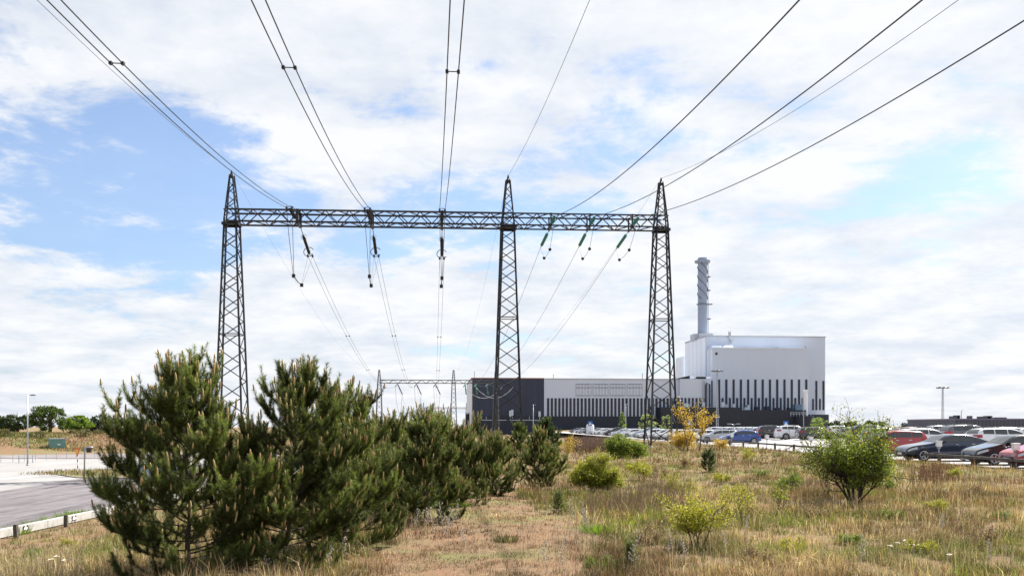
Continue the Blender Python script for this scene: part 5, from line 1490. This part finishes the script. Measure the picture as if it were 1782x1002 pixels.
NB = [grass_layer('grass', 8.5, 20, 330, .16, .007, 11, 2.2, 'flattened pale straw lying between the tussocks', 2, .8, tuft=12),
      grass_layer('grass', 8.5, 15, 1300, .22, .0058, 1, .8, 'dry straw-coloured meadow grass close by', 2, tuft=26),
      grass_layer('grass', 15, 26, 560, .24, .010, 2, .75, 'dry meadow grass with green patches round the bushes', 2, tuft=22),
      grass_layer('grass', 26, 48, 130, .27, .018, 3, .7, 'tawny dry grass across the middle of the meadow', 1, tuft=16),
      grass_layer('grass', 48, 105, 28, .32, .038, 4, .6, 'pale dry grass out to the masts', 1, tuft=10)]
def bank_grass():
    rng = np.random.default_rng(9); n = 70000
    x = rng.uniform(-130, -30, n); y = rng.uniform(143, 200, n); z = T(x, y)
    ok = z > ZROAD+.25; x, y, z = x[ok], y[ok], z[ok]; n = len(x)
    h = rng.uniform(.15, .45, n); w = .07
    fa = rng.random(n)*6.28; sx, sy = np.cos(fa)*w, np.sin(fa)*w
    co = np.stack([np.stack([x-sx, y-sy, z], 1), np.stack([x+sx, y+sy, z], 1), np.stack([x+rng.normal(size=n)*.1, y, z+h], 1)], 1).reshape(-1, 3)
    g = fbm(x*.12, y*.12, 61); sel = (rng.random(n) < sstep(.35, .55, g)*.85)
    col = np.where(sel[:, None], GREEN[rng.integers(0, 4, n)]*.7, np.where((rng.random(n) < .5)[:, None], BROWN[rng.integers(0, 3, n)], STRAW[rng.integers(0, 4, n)]*.6))
    o = inst('bank_grass', raw_mesh('bank_grass', co, tris=np.arange(n*3).reshape(-1, 3), colors=np.repeat(col, 3, 0), mat=M_GRASS)); tag(o, 'rough grass on the bank behind the gravel yard', 'grass', kind='stuff')
    rng = np.random.default_rng(10); n = 5200
    x = rng.uniform(-42.5, -24, n); y = rng.uniform(74, 91, n)
    ok = (y > 74.6+np.abs(x+30)*.35*(x < -30)) & (y < 90.5+(x+34)*.45*(x < -34)); x, y = x[ok], y[ok]; n = len(x)
    h = rng.uniform(.08, .32, n); z = np.full(n, ZROAD+.05); w = .03
    fa = rng.random(n)*6.28; sx, sy = np.cos(fa)*w, np.sin(fa)*w
    co = np.stack([np.stack([x-sx, y-sy, z], 1), np.stack([x+sx, y+sy, z], 1), np.stack([x+rng.normal(size=n)*.06, y, z+h], 1)], 1).reshape(-1, 3)
    col = np.where((rng.random(n) < .5)[:, None], GREEN[rng.integers(0, 4, n)], BROWN[rng.integers(0, 3, n)])
    o = inst('island_grass', raw_mesh('island_grass', co, tris=np.arange(n*3).reshape(-1, 3), colors=np.repeat(col, 3, 0), mat=M_GRASS)); tag(o, 'short grass on the traffic island', 'grass', kind='stuff')
bank_grass()
for i, (px, py, D) in enumerate(((18, 757, 158), (52, 764, 156), (128, 756, 172), (148, 764, 164), (172, 757, 170), (196, 764, 163), (235, 757, 170), (265, 764, 164), (300, 757, 170), (8, 772, 150), (70, 772, 154), (330, 764, 165))):
    b = at(px, 742, D); far_tree(px, HOR-(Tz(b.x, D)+random.uniform(.8, 1.5)-CAMZ)*FPX/D, HOR-(Tz(b.x, D)-CAMZ)*FPX/D, D, random.uniform(14, 30), 'low olive scrub growing on the slope of the grassy bank', [(.07, .085, .03), (.11, .12, .045), (.14, .11, .06)], 300+i, Tz(b.x, D)-.1, 'bank_scrub', n=700, leaf=.13, group='scrub on the grassy bank')

# dry weeds ------------------------------------------------------------------------
def stalk_patch(name, label, boxes, n, h, col, seed, w=.006, head=0.0, headcol=None):
    """thicket of thin dead stalks, some with dark seed heads"""
    rng = np.random.default_rng(seed); CO, TR, CL = [], [], []
    b0 = 0
    for (px0, px1, py0, py1) in boxes:
        m = n//len(boxes)
        px = rng.uniform(px0, px1, m); py = rng.uniform(py0, py1, m)
        D = CAMZ*FPX/(py-HOR); x = (px-CX)*D/FPX; y = D; z = T(x, y)
        hh = h*rng.uniform(.5, 1.15, m); az = rng.random(m)*6.28; ln = hh*rng.uniform(0, .25, m)
        tip = np.stack([x+np.cos(az)*ln, y+np.sin(az)*ln, z+hh], 1); k = w*(D/20)**.5
        p0 = np.stack([x-k/2, y, z], 1); p1 = np.stack([x+k/2, y, z], 1)
        t0 = tip-np.stack([k*.3, 0*k, 0*k], 1); t1 = tip+np.stack([k*.3, 0*k, 0*k], 1)
        co = np.stack([p0, p1, t1, t0], 1).reshape(-1, 3); q = np.arange(m)[:, None]*4+b0
        CO.append(co); TR += [q+np.array([[0, 1, 2]]), q+np.array([[0, 2, 3]])]; CL.append(np.repeat(np.array(col)*rng.uniform(.6, 1.3, (m, 1)), 4, 0)); b0 += m*4
        for s_ in range(3):     # side sprays
            f = rng.uniform(.5, .98, m)[:, None]; p = np.stack([x, y, z], 1)*(1-f)+tip*f
            a = rng.random(m)*6.28; l = (hh*rng.uniform(.06, .16, m))[:, None]; dr = np.stack([np.cos(a), np.sin(a), np.full(m, .8)], 1)*l
            q0 = p; q1 = p+np.stack([k*.7, 0*k, 0*k], 1); q2 = p+dr
            co = np.stack([q0, q1, q2], 1).reshape(-1, 3); TR.append(np.arange(m*3).reshape(-1, 3)+b0); CO.append(co); CL.append(np.repeat(np.array(headcol or col)*rng.uniform(.6, 1.3, (m, 1)), 3, 0)); b0 += m*3
        if head:
            for s_ in range(4):
                a = rng.random(m)*6.28; c = tip+np.stack([np.cos(a), np.sin(a), rng.uniform(-.3, .3, m)], 1)*head
                co = np.stack([c, c+np.stack([np.full(m, head), rng.normal(size=m)*head, np.full(m, head*.35)], 1), c+np.stack([np.full(m, -head*.2), rng.normal(size=m)*head*.5, np.full(m, head*.8)], 1)], 1).reshape(-1, 3)
                TR.append(np.arange(m*3).reshape(-1, 3)+b0); CO.append(co); CL.append(np.repeat(np.array(headcol)*rng.uniform(.6, 1.3, (m, 1)), 3, 0)); b0 += m*3
    o = inst(name, raw_mesh(name, np.concatenate(CO), tris=np.concatenate(TR), colors=np.concatenate(CL), mat=M_GRASS)); tag(o, label, 'dry weeds', kind='stuff')
stalk_patch('dry_stalks', 'thicket of thin brown dead stalks behind the thin-stemmed shrub', [(1060, 1190, 868, 900), (1020, 1120, 880, 905), (1110, 1200, 850, 880)], 900, .48, (.14, .10, .085), 1)
stalk_patch('dock_stalks', 'rusty brown seed stalks beside the leafy bush', [(1585, 1650, 828, 856), (1600, 1640, 822, 848)], 260, .5, (.12, .075, .06), 2, .009, .02, (.11, .05, .035))
stalk_patch('dry_stalks', 'sparse brown stalks in the meadow by the rail', [(1660, 1780, 835, 880), (1370, 1440, 835, 870), (1240, 1420, 800, 830)], 420, .38, (.17, .12, .10), 3, .007)
stalk_patch('dry_stalks', 'grey-brown stalks in the near grass', [(1250, 1780, 900, 1002), (900, 1250, 900, 1000), (0, 140, 940, 1002)], 420, .36, (.19, .15, .125), 4, .006)
stalk_patch('dry_stalks', 'pale upright straw stems standing above the near grass', [(620, 1250, 880, 1002), (1250, 1780, 880, 1002), (1250, 1780, 830, 900), (0, 150, 930, 1002)], 1100, .34, (.46, .39, .29), 7, .0055)
stalk_patch('heather_thicket', 'dense purplish-brown thicket before the far parked cars', [(985, 1075, 777, 786)], 2600, .85, (.14, .095, .095), 5, .022)
stalk_patch('reed_thicket', 'tawny thicket at the foot of the middle mast', [(862, 915, 779, 788)], 700, .55, (.26, .20, .13), 6, .02)
def pale_weed(px, py, H, label, seed, group):
    rd = random.Random(seed); p = gz(px, py); t = empty('pale_weed', p); tag(t, label, 'dry weed', group)
    mb = MB(); tops = []
    n = 9; pts = [Vector((.05*math.sin(seed+i*.6)*H, 0, H*i/n)) for i in range(n+1)]
    mb.tube([pts[0]-Vector((0, 0, .05))]+pts, [.0042]+[.0042*(1-.6*i/n) for i in range(n+1)], 5)
    for i in range(3, n+1):
        for _ in range(4):
            a = rd.random()*6.28; L = H*rd.uniform(.04, .2)*(1.15-i/n*.7); q = pts[i]+Vector((math.cos(a)*L, math.sin(a)*L, L*rd.uniform(.4, 1.0)))
            mb.tube([pts[i], pts[i].lerp(q, .5)+Vector((0, 0, -.01)), q], .0018, 4, False); tops.append(q)
    mb.build('stem', M_STALK, t)
    hb = MB()
    for q in tops: hb.lathe([(.001, -.012), (.0065, -.004), (.006, .006), (.001, .012)], 5, c=q)
    o = hb.build('seed_heads', M_STALK, t); o['kind'] = 'stuff'
k = 0
for label, grp, spots in (
    ('whitish dry weed standing in front of the big pines', 'whitish weeds before the big pines', [(348, 998, .45), (262, 1000, .32), (466, 1002, .44), (575, 990, .3), (598, 985, .38)]),
    ('whitish dry weed at the foot of the slim-topped pine', 'whitish weeds by the slim-topped pine', [(742, 925, .4), (752, 930, .45), (768, 928, .5), (784, 924, .4), (795, 918, .42), (725, 922, .38), (778, 935, .34)]),
    ('tall whitish dry weed beside the brown mown path', 'whitish weeds by the path', [(994, 935, .62), (1016, 925, .5), (948, 998, .4), (980, 1000, .45), (1106, 1000, .55), (1165, 972, .4), (1188, 985, .35), (1020, 930, .42), (806, 955, .3)]),
    ('pale dry weed in the near grass of the meadow', 'pale weeds in the meadow', [(1300, 930, .3), (1500, 995, .45), (1640, 930, .35), (1720, 985, .35), (1262, 965, .3)])):
    for px, py, h in spots: pale_weed(px, py, h, label, 100+k, grp); k += 1
def tuft(px, py, H, W, n, seed, cols, label, group=None, w=.012):
    p = gz(px, py); rng = np.random.default_rng(seed)
    r = rng.random(n)**.6*W/2; a = rng.random(n)*6.28; x, y = r*np.cos(a), r*np.sin(a)
    h = H*rng.uniform(.5, 1.1, n); ln = r*.6+rng.random(n)*.06
    fa = rng.random(n)*6.28; sx, sy = np.cos(fa)*w/2, np.sin(fa)*w/2; z = np.full(n, -.03)
    co = np.stack([np.stack([x-sx, y-sy, z], 1), np.stack([x+sx, y+sy, z], 1), np.stack([x+np.cos(a)*ln, y+np.sin(a)*ln, h], 1)], 1).reshape(-1, 3)
    c = np.asarray(cols)[rng.integers(0, len(cols), n)]*rng.uniform(.7, 1.25, (n, 1))
    o = inst('grass_tuft', raw_mesh('grass_tuft', co, tris=np.arange(n*3).reshape(-1, 3), colors=np.repeat(c, 3, 0), mat=M_LEAF)); o.location = p
    tag(o, label, 'grass tuft', group)
FR = [(.12, .22, .025), (.17, .27, .03), (.09, .17, .02)]
tuft(1041, 925, .18, .5, 420, 1, FR, 'vivid green leafy tuft at the edge of the brown path')
tuft(1128, 905, .22, .7, 300, 2, FR+YEL, 'yellow-green tuft in front of the brown stalk thicket', w=.014)
tuft(1085, 912, .16, .5, 200, 3, YEL+FR, 'small yellow-green tuft beside the vivid green tuft')
tuft(880, 942, .16, .32, 240, 4, [(.07, .085, .04), (.12, .11, .06)], 'dark grass tussock in the middle of the brown path')
tuft(1045, 952, .1, .22, 160, 5, [(.10, .12, .03), (.14, .13, .05)], 'tiny green tuft on the brown path')
tuft(800, 880, .14, .5, 220, 6, FR, 'fresh green tuft under the mid-green pine')
tuft(565, 900, .2, .6, 260, 7, FR, 'fresh green tuft under the sunlit pine')
for i, (px, py) in enumerate(((60, 905), (95, 897), (30, 915), (118, 890), (135, 885))):
    tuft(px, py+14, .42, .8, 260, 20+i, FR+GRN, 'rank green weeds growing against the concrete edge', 'green weeds by the concrete edge', .03)
for i, (px, py) in enumerate(((1560, 962), (1572, 958), (1590, 966), (1650, 985), (95, 985), (88, 992), (110, 994), (1548, 968))):
    p = gz(px, py+12); rd = random.Random(i); t = empty('yarrow', p); tag(t, 'tiny cream flower head on a thin stem in the near grass', 'flower', 'cream flower heads in the grass')
    MB().tube([(0, 0, 0), (.01, 0, .24)], .003, 4).build('stem', M_STALK, t)
    mb = MB()
    for k_ in range(7): mb.lathe([(.003, -.006), (.013, 0), (.004, .008)], 6, c=(.01+rd.gauss(0, .018), rd.gauss(0, .018), .245+rd.gauss(0, .004)))
    mb.build('bloom', mat('cream_petals', (.62, .58, .42), .8), t)
print('blades', NB)
